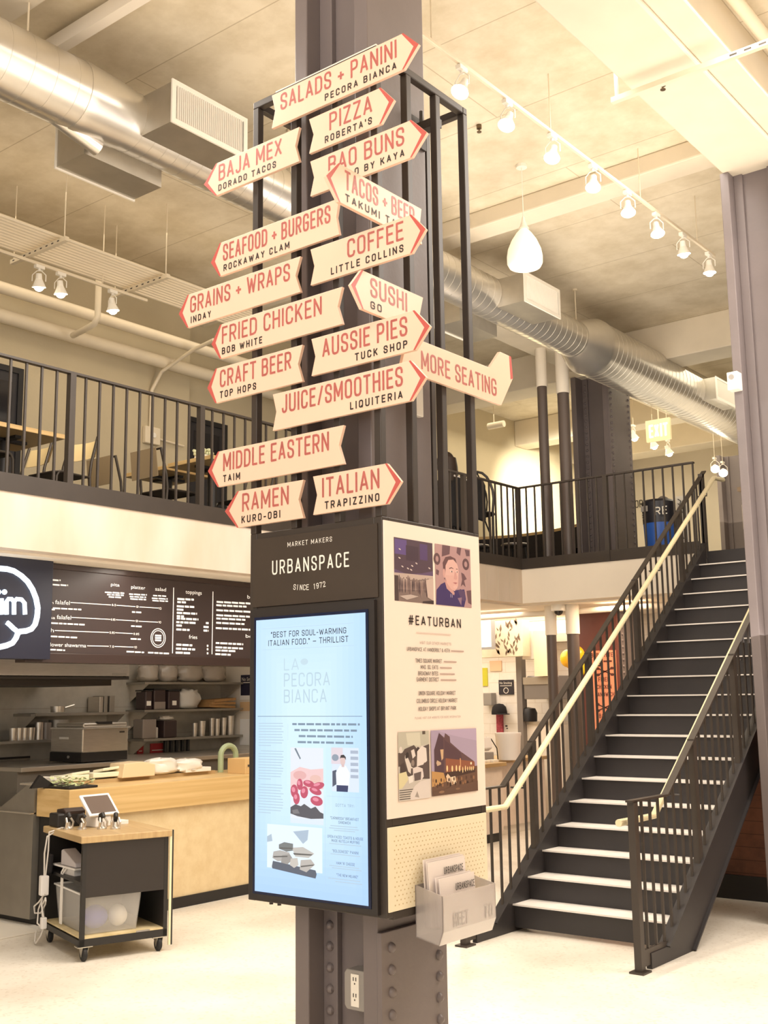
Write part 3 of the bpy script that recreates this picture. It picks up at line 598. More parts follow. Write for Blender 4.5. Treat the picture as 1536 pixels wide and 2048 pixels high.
# pegboard panel
pg = B(XR, XR + .006, PY0, PY1, .966, 1.270).build('pegboard', mat('pale_yellow_board', (246, 234, 206), .5, noise=.05, nscale=6), kiosk, bevel=.002)
ho = MB()
for i in range(16):
    z = .985 + i * .0165
    for j in range(26):
        y = 3.40 + j * .0235 + (.0118 if i % 2 else 0); ho.box(XR + .006, XR + .0064, y, y + .006, z, z + .005)
ho.build('peg_holes', mat('peg_hole', (206, 184, 140), .8), pg)

# ---------------------------------------------------------------- arrow signs bolted to the open frame
YS = 3.325
def arrow(title, sub_, tail, notch, sh, tip, zc, tx, sx, label, side='f'):
    """tail/notch/shoulder/tip along the sign's run, lettering spans tx and sx"""
    t = thing('arrow_sign', label, 'sign', (tail, YS + .016, zc - .08) if side == 'f' else (-2.656, tail, zc - .08), 0, 'arrow signs on the kiosk frame')
    h = .08; th = .016
    o, u, d = (Vector((0, YS, 0)), UX, Vector((0, th, 0))) if side == 'f' else (Vector((-2.64, 0, 0)), UY, Vector((-th, 0, 0)))
    out = -d.normalized()
    s = 1 if tip > tail else -1; wch = .026 * s
    pts = [(tail, zc + h), (notch, zc), (tail, zc - h), (sh, zc - h), (tip, zc), (sh, zc + h)]
    bd = MB().prism(pts, o, u, UZ, d).build('board', M_cream, t, bevel=.0015)
    ch = MB(); c0 = [(sh - wch * .35, zc + h), (sh, zc + h), (tip, zc), (sh, zc - h), (sh - wch * .35, zc - h), (tip - wch, zc)]
    ch.prism([c0[0], c0[1], c0[2], c0[5]], o + out * .0006, u, UZ, d * .001); ch.prism([c0[5], c0[2], c0[3], c0[4]], o + out * .0006, u, UZ, d * .001)
    ch.build('chevron', M_chev, t)
    l = MB(); l.text(title, o + out * .0012 + u * tx[0] + UZ * (zc - .014), u, UZ, tx[1] - tx[0], .080, 'l', .010, 1.0)
    l.build('lettering', M_red, t)
    if sub_:
        l = MB(); l.text(sub_, o + out * .0012 + u * sx[0] + UZ * (zc - .064), u, UZ, sx[1] - sx[0], .032, 'l', .045, 1.45); l.build('small_lettering', M_ink, t)
    return t
L = 'cream arrow sign reading %s, %s'
arrow('SALADS + PANINI', 'PECORA BIANCA', -3.249, -3.228, -2.504, -2.427, 4.345, (-3.194, -2.539), (-2.931, -2.541), L % ('salads + panini', 'topmost on the kiosk, pointing right'))
arrow('PIZZA', "ROBERTA'S", -3.024, -2.998, -2.626, -2.557, 4.15, (-2.906, -2.671), (-2.932, -2.673), L % ('pizza', 'pointing right'))
arrow('BAO BUNS', 'BAO BY KAYA', -3.018, -2.996, -2.472, -2.396, 3.952, (-2.913, -2.508), (-2.835, -2.508), L % ('bao buns', 'partly covered by the tacos sign'))
arrow('COFFEE', 'LITTLE COLLINS', -3.018, -2.996, -2.480, -2.411, 3.552, (-2.812, -2.520), (-2.902, -2.521), L % ('coffee', 'pointing right'))
arrow('AUSSIE PIES', 'TUCK SHOP', -3.014, -2.992, -2.473, -2.401, 3.155, (-2.952, -2.509), (-2.776, -2.510), L % ('aussie pies', 'pointing right'))
arrow('JUICE/SMOOTHIES', 'LIQUITERIA', -3.237, -3.216, -2.496, -2.425, 2.957, (-3.182, -2.535), (-2.804, -2.537), 'long cream arrow sign reading juice/smoothies, pointing right')
arrow('ITALIAN', 'TRAPIZZINO', -3.007, -2.985, -2.620, -2.552, 2.568, (-2.956, -2.658), (-2.942, -2.659), L % ('italian', 'lowest of those pointing right'))
arrow('BAJA MEX', 'DORADO TACOS', -3.081, -3.106, -3.608, -3.689, 4.135, (-3.589, -3.186), (-3.590, -3.221), L % ('baja mex', 'pointing left, highest on that side'))
arrow('SEAFOOD + BURGERS', 'ROCKAWAY CLAM', -2.856, -2.872, -3.576, -3.634, 3.735, (-3.554, -2.903), (-3.549, -3.139), 'long cream arrow sign reading seafood + burgers, pointing left')
arrow('GRAINS + WRAPS', 'INDAY', -3.075, -3.105, -3.790, -3.850, 3.538, (-3.771, -3.136), (-3.765, -3.629), L % ('grains + wraps', 'reaching farthest left'))
arrow('FRIED CHICKEN', 'BOB WHITE', -2.842, -2.868, -3.567, -3.623, 3.343, (-3.555, -2.954), (-3.554, -3.301), L % ('fried chicken', 'pointing left'))
arrow('CRAFT BEER', 'TOP HOPS', -3.064, -3.091, -3.594, -3.647, 3.142, (-3.565, -3.128), (-3.564, -3.336), L % ('craft beer', 'pointing left'))
arrow('MIDDLE EASTERN', 'TAIM', -2.839, -2.867, -3.572, -3.636, 2.757, (-3.538, -2.918), (-3.537, -3.431), L % ('middle eastern', 'pointing left'))
arrow('RAMEN', 'KURO-OBI', -3.060, -3.088, -3.447, -3.524, 2.562, (-3.417, -3.142), (-3.420, -3.190), L % ('ramen', 'lowest of those pointing left'))
arrow('TACOS + BEER', 'TAKUMI TACO', 3.614, 3.600, 3.073, 3.000, 3.724, (3.110, 3.562), (3.112, 3.510), L % ('tacos + beer', 'on the right side face, overlapped by coffee sign'), 's')
arrow('SUSHI', 'GO', 3.613, 3.588, 3.208, 3.142, 3.328, (3.261, 3.499), (3.260, 3.330), L % ('sushi', 'on the right side face of the kiosk'), 's')
t = thing('arrow_sign', 'cream bent arrow sign reading more seating, tip angled up to the right', 'sign', (-2.656, 3.6, 3.06), 0, 'arrow signs on the kiosk frame')
MB().prism([(3.45, 3.215), (3.475, 3.135), (3.45, 3.06), (4.201, 3.06), (4.308, 3.209), (4.297, 3.312), (4.203, 3.314), (4.111, 3.217)], (-2.64, 0, 0), UY, UZ, (-.016, 0, 0)).build('board', M_cream, t, bevel=.0015)
MB().prism([(4.287, 3.2), (4.308, 3.209), (4.297, 3.312), (4.280, 3.312)], (-2.6394, 0, 0), UY, UZ, (-.0001, 0, 0)).build('chevron', M_chev, t)
MB().text('MORE SEATING', (-2.6388, 3.590, 3.092), UY, UZ, .572, .080, 'l', .010, 1.0).build('lettering', M_red, t)

# leaflets in a clear holder on the pegboard
hold = thing('leaflet_holder', 'clear acrylic leaflet holder fixed low on the pegboard panel', 'leaflet holder', (XR + .05, 3.75, .9))
A_ac = mat('frosted_acrylic', (206, 198, 196), .25, trans=.55, alpha=.72)
h0, h1, hz0, hz1, hx = 3.525, 3.885, .865, 1.025, XR + .135
hb = MB()
hb.prism([(XR + .008, hz0 - .01), (XR + .115, hz0 - .03), (hx, hz0 + .02), (hx, hz1 - .01), (hx - .004, hz1 - .01), (hx - .004, hz0 + .022), (XR + .113, hz0 - .026), (XR + .012, hz0 - .006), (XR + .012, hz1 + .02), (XR + .008, hz1 + .02)], (0, h0, 0), UX, UZ, (0, h1 - h0, 0))
hb.build('pocket', A_ac, hold)
for y in (h0, h1 - .004): MB().prism([(XR + .008, hz0 - .01), (XR + .115, hz0 - .03), (hx, hz0 + .02), (hx, hz1 - .01), (XR + .008, hz1 + .02)], (0, y, 0), UX, UZ, (0, .004, 0)).build('side', A_ac, hold)
MB().text('MEET', (hx + .001, 3.59, .895), UY, UZ, .10, .05, 'l', .02).text('TO', (hx + .001, 3.80, .895), UY, UZ, .06, .05, 'l', .02).build('lettering', mat('faint_grey_ink', (190, 184, 182), .5), hold)
for i, (dy, top, w2, x) in enumerate(((0, 1.135, .245, .03), (.004, 1.130, .245, .042), (-.003, 1.126, .245, .054), (.02, 1.07, .235, .078), (.024, 1.066, .235, .092))):
    nm = ('rear leaflet in the clear holder, tallest against the pegboard', 'second leaflet from the back in the clear holder', 'middle leaflet in the clear holder with a dark heading', 'fourth leaflet from the back in the clear holder', 'front leaflet in the clear holder, lower with a dark heading')[i]
    lf = thing('leaflet', nm, 'leaflet', (XR + x, 3.66, .89), 0, 'white leaflets in the clear holder')
    y0 = 3.548 + dy
    MB().obox((XR + x + (.006 if i < 3 else .0), y0 + w2 / 2, (.89 + top) / 2), (.002, 0, 0), (0, w2 / 2, 0), (-.006, 0, (top - .89) / 2)).build('sheet', mat('leaflet_paper', (240, 230, 226), .5), lf)
    if i in (2, 4):
        zz = top - .052; xx = XR + x + .0045 + (0 if i > 3 else .004)
        q = MB(); q.text('URBANSPACE', (xx, y0 + .095, zz), UY, Vector((-.05, 0, 1)), .13, .026, 'l', .0); q.build('heading', M_ink, lf)
# outlet box on the column web
ob = thing('outlet_box', 'grey electrical outlet box low on the near column', 'outlet', (-2.96, 3.60, .62))
MB().prism([(-.05, -.075), (.05, -.075), (.062, -.06), (.062, .06), (.05, .075), (-.05, .075), (-.062, .06), (-.062, -.06)], (-2.958, 3.515, .625), UX, UZ, (0, .07, 0)).build('housing', M_grey, ob, bevel=.004)
op = B(-2.983, -2.943, 3.511, 3.515, .565, .685).build('outlet_plate', mat('outlet_white', (238, 232, 220), .4), ob)
sl = MB()
for z in (.66, .60): sl.box(-2.972, -2.968, 3.510, 3.511, z, z + .014); sl.box(-2.959, -2.955, 3.510, 3.511, z, z + .014); sl.box(-2.966, -2.961, 3.510, 3.511, z - .013, z - .007)
sl.build('slots', M_slot, op)
cv = MB().tube([(-2.98, 3.60, .935), (-2.955, 3.59, .90), (-2.93, 3.57, .82), (-2.93, 3.56, .70)], .016, 8)
cv.build('conduit', M_black, ob, smooth=True)
# ---------------------------------------------------------------- staircase
NS, RY, RZ_, Y0, Z0 = 19, .2302, .1714, 7.472, .200
SXL, SXR = -4.735, -3.42
stair = thing('staircase', 'straight black steel staircase climbing to the balcony', 'stairs', (-4.07, 9.5, 0))
for i in range(NS):
    y, z = Y0 + i * RY, Z0 + i * RZ_
    if i < NS - 1:
        B(SXL, SXR, y, y + RY + .03, z - .010, z).build('tread', M_tread, stair, bevel=.003)
        no = B(SXL, SXR, y - .003, y + .012, z - .011, z + .001); no.build('nosing', mat('pale_nosing', (232, 226, 220), .35), stair)  # pale strip along the tread front
    else:
        pass
    y = min(y, YE - .05)
    B(SXL, SXR, y + .026, y + .034, max(0, z - RZ_), z - .010).build('riser', M_stair, stair)
def stringer(x0, x1):
    sl = RZ_ / RY; ya, yb = 7.05, YE - .03
    top = lambda y: Z0 + .09 + (y - Y0) * sl; dz = .34
    yt = Y0 + (.09 - Z0 - .09) / sl + .04
    pts = [(6.98, 0), (7.62, 0), (yb, top(yb) - dz), (yb, top(yb)), (Y0 - (Z0 + .09 - .1) / sl, .1), (6.98, .1)]
    m = MB().prism(pts, (x0, 0, 0), UY, UZ, (x1 - x0, 0, 0)).build('stringer', M_stair, stair, bevel=.003)
    f = MB(); a = Vector(((x0 + x1) / 2, Y0 - (Z0 + .09 - .1) / sl, .1)); b = Vector(((x0 + x1) / 2, yb, top(yb)))
    f.bar(a, b, .085, .012); f.bar((a.x, 7.62, .006), (b.x, yb, top(yb) - dz), .085, .012)
    f.build('stringer_flange', M_stair, stair)
stringer(-4.775, -4.735); stringer(-3.42, -3.38)
def stair_rail(name, label, x, xin, y0, yt, flat_end, ztop, rail_end, hand, posts, first, plate_dy=.12):
    t = thing(name, label, 'railing', (x, y0, 0))
    sl = .7225
    rz = lambda y: ztop if y < flat_end else ztop + (y - flat_end) * sl
    B(x - .025, x + .025, y0 - .03, y0 + .03, 0, ztop).build('newel', M_black, t, bevel=.003)
    B(x - .05, x + .05, y0 - .06, y0 + .06, 0, .012).build('base_plate', M_black, t)
    B(x - .012, x + .012, y0, flat_end + .1, .03, .13).build('toe_plate', M_black, t)
    tr = MB(); tr.bar((x, y0 - .05, ztop), (x, flat_end, ztop), .05, .014); tr.bar((x, flat_end, ztop), (x, rail_end, rz(rail_end)), .05, .014)
    tr.build('top_rail', M_black, t)
    bot = lambda y: .13 if y < 7.3 else max(.1, Z0 + .09 + (y - Y0) * RZ_ / RY)
    y = y0 + .125; k = 0
    while y < rail_end - .05:
        hv = any(abs(y - p) < .06 for p in posts)
        if hv: B(x - .022, x + .022, y - .03, y + .03, bot(y) - .03, rz(y)).build('post', M_black, t)
        else: B(x - .008, x + .008, y - .008, y + .008, bot(y) - .02, rz(y)).build('baluster', M_black, t)
        y += .125
    B(x - .025, x + .025, YE - .03, YE + .03, 3.2, rz(YE) + .02).build('newel', M_black, t, bevel=.003)
    hr = MB()
    hr.tube([hand[0], hand[1], hand[2]] + hand[3:], .024, 10)
    hr.build('handrail', M_hand, t, smooth=True)
    bk = MB(); a, b = Vector(hand[1]), Vector(hand[2])
    for q in (.06, .36, .66, .95):
        p = a.lerp(b, q); bk.tube([p - Vector((0, 0, .02)), p - Vector((0, 0, .07)), (x, p.y, p.z - .07)], .008, 6)
    p = Vector(hand[0]).lerp(a, .3); bk.tube([p - Vector((0, 0, .02)), p - Vector((0, 0, .07)), (x, p.y, p.z - .07)], .008, 6)
    bk.build('rail_bracket', M_black, t)
    return t
stair_rail('stair_railing', 'black railing on the far left side of the stairs, cream handrail', -4.755, -4.64, 6.86, 0, 7.41, 1.07, 11.72,
           [(-4.64, 6.86, .935), (-4.64, 7.26, .935), (-4.64, 11.70, 4.09), (-4.64, 11.98, 4.11)], (7.81, 8.86, 9.86, 10.96), 0)
stair_rail('stair_railing', 'black railing on the near right side of the stairs, cream handrail', -3.40, -3.48, 6.85, 0, 7.35, 1.065, 11.72,
           [(-3.48, 6.80, .925), (-3.48, 7.33, .925), (-3.48, 11.75, 4.15), (-3.48, 11.95, 4.15)], (7.81, 8.77, 9.80, 10.85), 0)
# ---------------------------------------------------------------- balcony railings
def guard(label, axis, c, a0, a1, posts, step, off=0., zt=4.285, z0=3.40, ends=True):
    """axis 'y': runs along y at x=c; axis 'x': runs along x at y=c"""
    mid = (a0 + a1) / 2
    t = thing('balcony_railing', label, 'railing', (c, mid, ZM) if axis == 'y' else (mid, c, ZM))
    def bx(p, w, za, zb): return B(c - w, c + w, p - w, p + w, za, zb) if axis == 'y' else B(p - w, p + w, c - w, c + w, za, zb)
    tr = B(c - .024, c + .024, a0, a1, zt - .012, zt + .006) if axis == 'y' else B(a0, a1, c - .024, c + .024, zt - .012, zt + .006)
    tr.build('top_rail', M_black, t)
    p = a0 + off
    while p < a1:
        if any(abs(p - q) < step * .5 for q in posts): bx(p, .026, z0 - .13, zt - .01).build('post', M_black, t)
        else: bx(p, .0085, z0, zt - .01).build('baluster', M_black, t)
        p += step
    return t
guard('long black balcony railing on the left, above the white bulkhead', 'y', XE - .02, 3.727, YE, (3.727, 5.071, 6.415, 7.759, 9.103, 10.447), .1344, .0)
guard('black balcony railing at the back, running to the stair head', 'x', YE, XE - .02, -4.83, (-7.115, -5.87), .1195, .0)
guard('short black railing on the balcony right of the stair head', 'x', YE, -3.35, -1.6, (), .117, .05)
# ---------------------------------------------------------------- ventilation duct along the hall
DX, DZ = -6.03, 5.86
def spiral(r, y0, y1, pitch=.115):
    segs = []; y = y0
    while y < y1 - .001:
        ye = min(y + pitch, y1); segs += [[(r, y), (r, ye)], [(r + .0025, y), (r + .0025, y + .007)]]; y = ye
    return segs
duct = thing('ventilation_duct', 'long round galvanised spiral duct hung under the ceiling', 'duct', (DX, 8, DZ - .35))
def sec(name, prof, m=M_galv):
    mb = MB()
    for p in (prof if isinstance(prof[0], list) else [prof]): mb.lathe(p, (DX, 0, DZ), 56, 'y')
    return mb.build(name, m, duct, smooth=True, angle=50)
sec('duct_section', spiral(.238, -2.0, 4.24, .17)); sec('reducer', [(.243, 4.22), (.246, 4.26), (.243, 4.30), (.232, 4.52), (.222, 4.60), (.222, 4.62)])
sec('duct_section', spiral(.215, 4.60, 11.2, .115)); sec('reducer', [(.215, 11.2), (.225, 11.22), (.335, 11.55), (.345, 11.58), (.345, 11.62)])
sec('duct_section', spiral(.335, 11.6, 20, .115))
B_ = MB().cyl((-6.1, 4.10, 5.70), (-6.1, 4.50, 5.60), .06, 18); B_.build('branch_duct', M_galv, duct, smooth=True)
def vent(y0, z0=None, w=.70, h=.30, xf=-5.55, z=5.845, r=.21, kind=1):
    """side outlet with a louvred grille; kind -1 faces the balcony"""
    s = kind; xb = DX + s * r * .75; xo = DX + s * (xf - DX) if s > 0 else DX - (xf - DX)
    b = MB(); xa, xc = min(xb, xo), max(xb, xo)
    b.box(xa, xc, y0, y0 + w, z - h / 2, z + h / 2); v = b.build('vent_box', M_galvr, duct)
    g = MB(); t = .012
    x1 = xo + s * .014
    for (a, c, e, f) in ((y0 - .012, y0 + .025, z - h / 2 - .012, z + h / 2 + .012), (y0 + w - .025, y0 + w + .012, z - h / 2 - .012, z + h / 2 + .012), (y0 + .025, y0 + w - .025, z - h / 2 - .012, z - h / 2 + .025), (y0 + .025, y0 + w - .025, z + h / 2 - .025, z + h / 2 + .012)):
        g.box(min(xo, x1), max(xo, x1), a, c, e, f)
    y = y0 + .045
    while y < y0 + w - .035:
        g.obox((xo + s * .004, y, z), (.007 * s, .005, 0), (0, .0022, 0), (0, 0, h / 2 - .02)); y += .0185
    g.build('grille', M_whitemetal, v)
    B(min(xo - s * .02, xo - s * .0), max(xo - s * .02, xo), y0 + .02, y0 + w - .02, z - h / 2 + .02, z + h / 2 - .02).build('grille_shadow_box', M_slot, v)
for y in (4.70, 9.33, 14.28): vent(y, r=.21 if y < 11 else .33, xf=-5.55 if y < 11 else -5.55)
for y in (4.45, 9.10): vent(y, kind=-1, z=5.72)
hg = MB()
for y in (3.56, 3.86, 6.4, 8.2, 11.3, 13.9): hg.cyl((DX, y, DZ + .2), (DX, y, ZC), .007, 6); hg.cyl((DX, y, ZC - .02), (DX, y, ZC), .03, 8)
hg.build('hanger_rod', M_pipe, duct)

# ---------------------------------------------------------------- ceiling services
def run(name, label, cat, pts, r, m=M_pipe, n=12, group=None, clips=None):
    b = MB().tube(pts, r, n)
    o = b.build(name, m, smooth=True, angle=60); tag(o, label, cat, group); return o
def track(label, x, y0, y1, z, rods):
    t = thing('lighting_track', label, 'lighting track', (x, (y0 + y1) / 2, z))
    B(x - .012, x + .012, y0, y1, z - .014, z + .014).build('rail', M_pipe, t, bevel=.003)
    k = MB()
    for y in rods: k.cyl((x, y, z), (x, y, ZC), .005, 6)
    k.build('hanger_rod', M_pipe, t); return t
track('white lighting track over the stairs with eight lit heads', -3.91, 4.9, 10.25, 6.02, (5.5, 7.05, 8.6, 9.83))
track('short white lighting track over the left balcony tables', -8.4, 4.3, 6.84, 5.68, (4.9, 6.3))
def head(label, loc, aim, s=1., group='lit track heads', e=55, spot=70, stem=0):
    t = thing('track_spotlight', label, 'spotlight', loc, 0, group)
    p = Vector(loc); d = (Vector(aim) - p).normalized(); c = p - Vector((0, 0, .15 * s)); u = d.cross(UZ); u = u.normalized() if u.length > .05 else UX
    MB().box(p.x - .02, p.x + .02, p.y - .045, p.y + .045, p.z - .03, p.z).cyl(p - UZ * .03, p - UZ * .05, .012, 8).build('adapter', M_whitemetal, t)
    y = MB(); a = p - UZ * .05
    y.tube([c + u * .06 * s, c + u * .06 * s + UZ * .06 * s, a + u * .02, a - u * .02, c - u * .06 * s + UZ * .06 * s, c - u * .06 * s], .005, 6); y.build('yoke', M_whitemetal, t, smooth=True)
    bd = MB().cyl(c - d * .07 * s, c - d * .02 * s, .026 * s, 14, .030 * s).cyl(c - d * .02 * s, c + d * .055 * s, .03 * s, 18, .062 * s, False); bd.build('lamp_body', M_whitemetal, t, smooth=True)
    MB().cyl(c + d * .046 * s, c + d * .05 * s, .054 * s, 18, .056 * s).ball(c + d * .045 * s, .046 * s, n=14, m=8).build('lens', M_bulb, t, smooth=True)
    if stem: MB().cyl((p.x, p.y, p.z), (p.x, p.y, stem), .004, 6).build('stem', M_ceil2, t)
    l = lamp('spot_lamp', 'SPOT', c + d * .12 * s, e, (1, .86, .66), .05, aim=aim, spot=spot); return t
ORD = ('nearest the kiosk frame', 'second from the kiosk', 'third from the kiosk', 'fourth from the kiosk', 'fourth from the far right end', 'third from the far right end', 'second from the far right end', 'at the far right end')
for i, y in enumerate((5.85, 6.43, 7.07, 7.72, 8.34, 8.91, 9.48, 10.09)):
    tgt = (-4.3 + .35 * i, 2.5 + 1.0 * i, 0) if i < 6 else (-4.0, 10.2, 1.5)
    head('lit white track spotlight over the stairs, ' + ORD[i], (-3.91, y, 6.0), tgt, 1.0, 'lit track heads over the stairs', 90 if i < 5 else 60)
for i, y in enumerate((5.60, 5.83, 6.42)):
    head('lit white track spotlight over the balcony tables, ' + ('leftmost of three', 'middle of three, brightest', 'rightmost of three')[i], (-8.4, y, 5.666), (-8.8 + .2 * i, y + .4, 3.3), 1., 'lit track heads over the balcony', 26)
# cable tray of thin conduits with slotted struts
tray = thing('conduit_tray', 'bank of thin parallel conduits hung above the left balcony', 'conduit', (-8.3, 5.5, 5.75))
for i in range(11):
    MB().tube([(-8.54 + i * .055, 3.4, 5.80), (-8.54 + i * .055, 8.2, 5.80)], .017, 8).build('conduit', M_pipe, tray, smooth=True)
for y in (5.52, 6.67): 
    s = MB().box(-8.72, -7.88, y - .02, y + .02, 5.735, 5.775); s.build('strut', M_pipe, tray)
    k = MB()
    for j in range(9): k.box(-8.68 + j * .085, -8.65 + j * .085, y - .0205, y - .02, 5.75, 5.762)
    k.build('strut_slots', M_slot, tray)
    MB().cyl((-7.92, y, 5.75), (-7.92, y, ZC), .006, 6).cyl((-8.69, y, 5.75), (-8.69, y, ZC), .006, 6).build('hanger_rod', M_pipe, tray)
run('ceiling_pipe', 'lower of two thick painted pipes along the balcony wall', 'pipe', [(-9.72, 2.6, 5.62), (-9.72, 12.9, 5.62)], .075)
run('ceiling_pipe', 'upper of two thick painted pipes along the balcony wall', 'pipe', [(-9.45, 2.6, 5.80), (-9.45, 12.9, 5.80)], .06)
run('ceiling_pipe', 'bent vertical pipe dropping from the struts to the wall pipes', 'pipe', [(-9.0, 6.7, 6.2), (-9.0, 6.7, 5.62), (-9.05, 6.7, 5.55), (-9.3, 6.75, 5.55), (-9.55, 6.8, 5.56)], .032)
run('ceiling_pipe', 'thin curved conduit turning down the beige balcony wall', 'conduit', [(-8.9, 8.2, 5.72), (-9.3, 8.25, 5.70), (-9.75, 8.18, 5.52), (-9.85, 8.12, 5.3), (-9.86, 8.12, 4.82)], .022)
bx = thing('alarm_box', 'small white conduit box on the beige balcony wall', 'switch box', (-9.86, 8.15, 4.7)); B(-9.88, -9.82, 8.02, 8.24, 4.66, 4.86).build('housing', M_pipe, bx, bevel=.01); MB().cyl((-9.82, 8.13, 4.76), (-9.80, 8.13, 4.76), .03, 12).build('button', M_whitemetal, bx, smooth=True)
MB().tube([(-9.85, 8.24, 4.74), (-9.85, 8.62, 4.72)], .012, 6).build('conduit', M_pipe, bx)
run('ceiling_pipe', 'straight pale pipe below the ceiling beside the right beam, nearer', 'pipe', [(-2.36, 2, 6.36), (-2.36, 14, 6.36)], .045, group=None)
run('ceiling_pipe', 'straight pale pipe below the ceiling beside the right beam, outer', 'pipe', [(-2.16, 2, 6.40), (-2.16, 14, 6.40)], .035)
st_ = thing('ceiling_strut', 'slotted white strut crossing below the ceiling at upper right', 'strut', (-2.5, 6.95, 6.0))
B(-3.34, -1.2, 6.93, 6.97, 6.0, 6.04).build('channel', M_pipe, st_); k = MB()
for j in range(10): k.box(-2.45 + j * .1, -2.40 + j * .1, 6.929, 6.93, 6.012, 6.025)
k.build('slots', M_slot, st_); MB().cyl((-3.3, 6.95, 6.02), (-3.3, 6.95, ZC), .015, 8).build('hanger_rod', M_pipe, st_)
st2 = thing('ceiling_batten', 'pale shallow batten on the ceiling above the big duct', 'batten', (-5.5, 4.1, 6.4)); B(-6.5, -3.6, 4.28, 4.36, 6.36, 6.47).build('batten', M_white, st2)
# pendant
pd = thing('pendant_lamp', 'white opal drop-shaped pendant lamp hung right of the kiosk', 'pendant lamp', (-4.86, 8.2, 5.5))
MB().lathe([(.012, .40), (.03, .385), (.07, .34), (.115, .27), (.148, .19), (.16, .12), (.158, .06), (.14, .025), (.11, .012), (0, .01)], (-4.86, 8.2, 5.5), 28).build('shade', M_opal, pd, smooth=True, angle=60)
MB().lathe([(.012, .50), (.018, .46), (.035, .41), (.05, .385), (.03, .38)], (-4.86, 8.2, 5.5), 18).build('cap', M_whitemetal, pd, smooth=True)
MB().cyl((-4.86, 8.2, 5.98), (-4.86, 8.2, ZC), .004, 6).cyl((-4.86, 8.2, ZC - .03), (-4.86, 8.2, ZC), .05, 14).build('cord', M_whitemetal, pd)
def sprinkler(label, loc):
    t = thing('sprinkler_head', label, 'sprinkler', (loc[0], loc[1], loc[2] - .07))
    MB().cyl(loc, (loc[0], loc[1], loc[2] - .035), .022, 10).cyl((loc[0], loc[1], loc[2] - .06), (loc[0], loc[1], loc[2] - .066), .02, 10).cyl((loc[0], loc[1], loc[2] - .06), (loc[0], loc[1], loc[2] - .03), .006, 6).build('nozzle', mat('bronze', (120, 104, 84), .4, 1.), t)
sprinkler('tiny sprinkler head on the ceiling right of the kiosk frame', tuple(atz(958, 250, ZC)))
sprinkler('tiny sprinkler head on the underside of the right beam', tuple(atz(1325, 163, 6.12)))
# round pipes going through the balcony floor
for nm, x, y, r in (('thin dark round pipe left of the wide balcony column, white top', -6.93, 12.0, .062), ('thicker dark round pipe beside the wide balcony column, white top', -6.63, 12.0, .074)):
    t = thing('round_pipe', nm, 'pipe', (x, y, 0), 0, None)
    zt = 5.62 if r < .07 else 5.48
    for za, zb in ((ZM, zt), (0, 2.48)): MB().cyl((x, y, za), (x, y, zb), r, 20).build('dark_length', mat('brown_grey_paint', (92, 80, 74), .4), t, smooth=True)
    for za, zb in ((zt, ZC), (2.48, ZB - .02)): MB().cyl((x, y, za), (x, y, zb), r + .01, 20).build('white_sleeve', M_white, t, smooth=True)
# small boxes
cb = thing('alarm_box', 'small white alarm box on the right steel column', 'alarm', (-3.2, 8.72, 4.9)); c = aty(1472, 765, 8.76)
MB().obox((c.x, 8.73, c.z), (.045, 0, 0), (0, .05, 0), (0, 0, .075)).build('housing', M_whitemetal, cb, bevel=.006); MB().cyl((c.x - .005, 8.68, c.z + .03), (c.x - .005, 8.672, c.z + .03), .022, 14).build('sounder', M_grey, cb, smooth=True)
c = atx(836, 806, -2.828 + .02); cb = thing('junction_box', 'small white metal box on the near column, under the juice sign', 'junction box', (c.x, c.y, c.z - .06)); B(-2.828, -2.80, c.y - .03, c.y + .03, c.z - .06, c.z + .08).build('cover', M_whitemetal, cb, bevel=.004)
ex = thing('exit_sign', 'glowing exit sign hanging from the far ceiling', 'exit sign', (-6.7, 15.0, 5.45)); e0, e1 = aty(1297, 845, 15).x, aty(1335, 843, 15).x
B(e0 - .05, e1 + .03, 15, 15.05, 5.42, 5.74).build('housing', mat('lit_amber_panel', (240, 224, 184), .4, emit=(250, 222, 160), estr=.25), ex); MB().text('EXIT', (e0, 14.995, 5.47), UX, UZ, e1 - e0, .2, 'l', .03).build('lettering', mat('lit_letters', (255, 246, 200), .4, emit=(255, 244, 190), estr=1.3), ex)
MB().cyl(((e0 + e1) / 2, 15.02, 5.74), ((e0 + e1) / 2, 15.02, ZC), .01, 6).build('stem', M_pipe, ex)
for i, (px, py, lb) in enumerate(((1267, 866, 'lit lamp head beside the wide balcony column, left of the exit sign'), (1306, 882, 'lit lamp head just under the exit sign'), (1336, 896, 'lit lamp head below right of the exit sign'), (1430, 931, 'bright lamp head at the top of the stair handrail'), (1446, 939, 'small lamp head right of the stair handrail top'))):
    p = aty(px, py, 15.6 if i < 3 else 17.0); head(lb, (p.x, p.y, p.z + .13), (p.x + .5, p.y + .6, 3.4) if i < 3 else (p.x + 1.2, p.y - 3, p.z - 2.0), 1.1, 'far lamp heads', 12, 90, ZC)
hd2 = thing('track_fixture', 'small pale tube light hung over the back of the balcony', 'lamp', (-8.4, 13.2, 5.5)); p = aty(988, 851, 14.0); MB().cyl(p - UX * .1, p + UX * .18 , .05, 14).build('tube', M_pipe, hd2, smooth=True); MB().cyl(p, (p.x, p.y, ZC), .006, 6).build('stem', M_pipe, hd2)
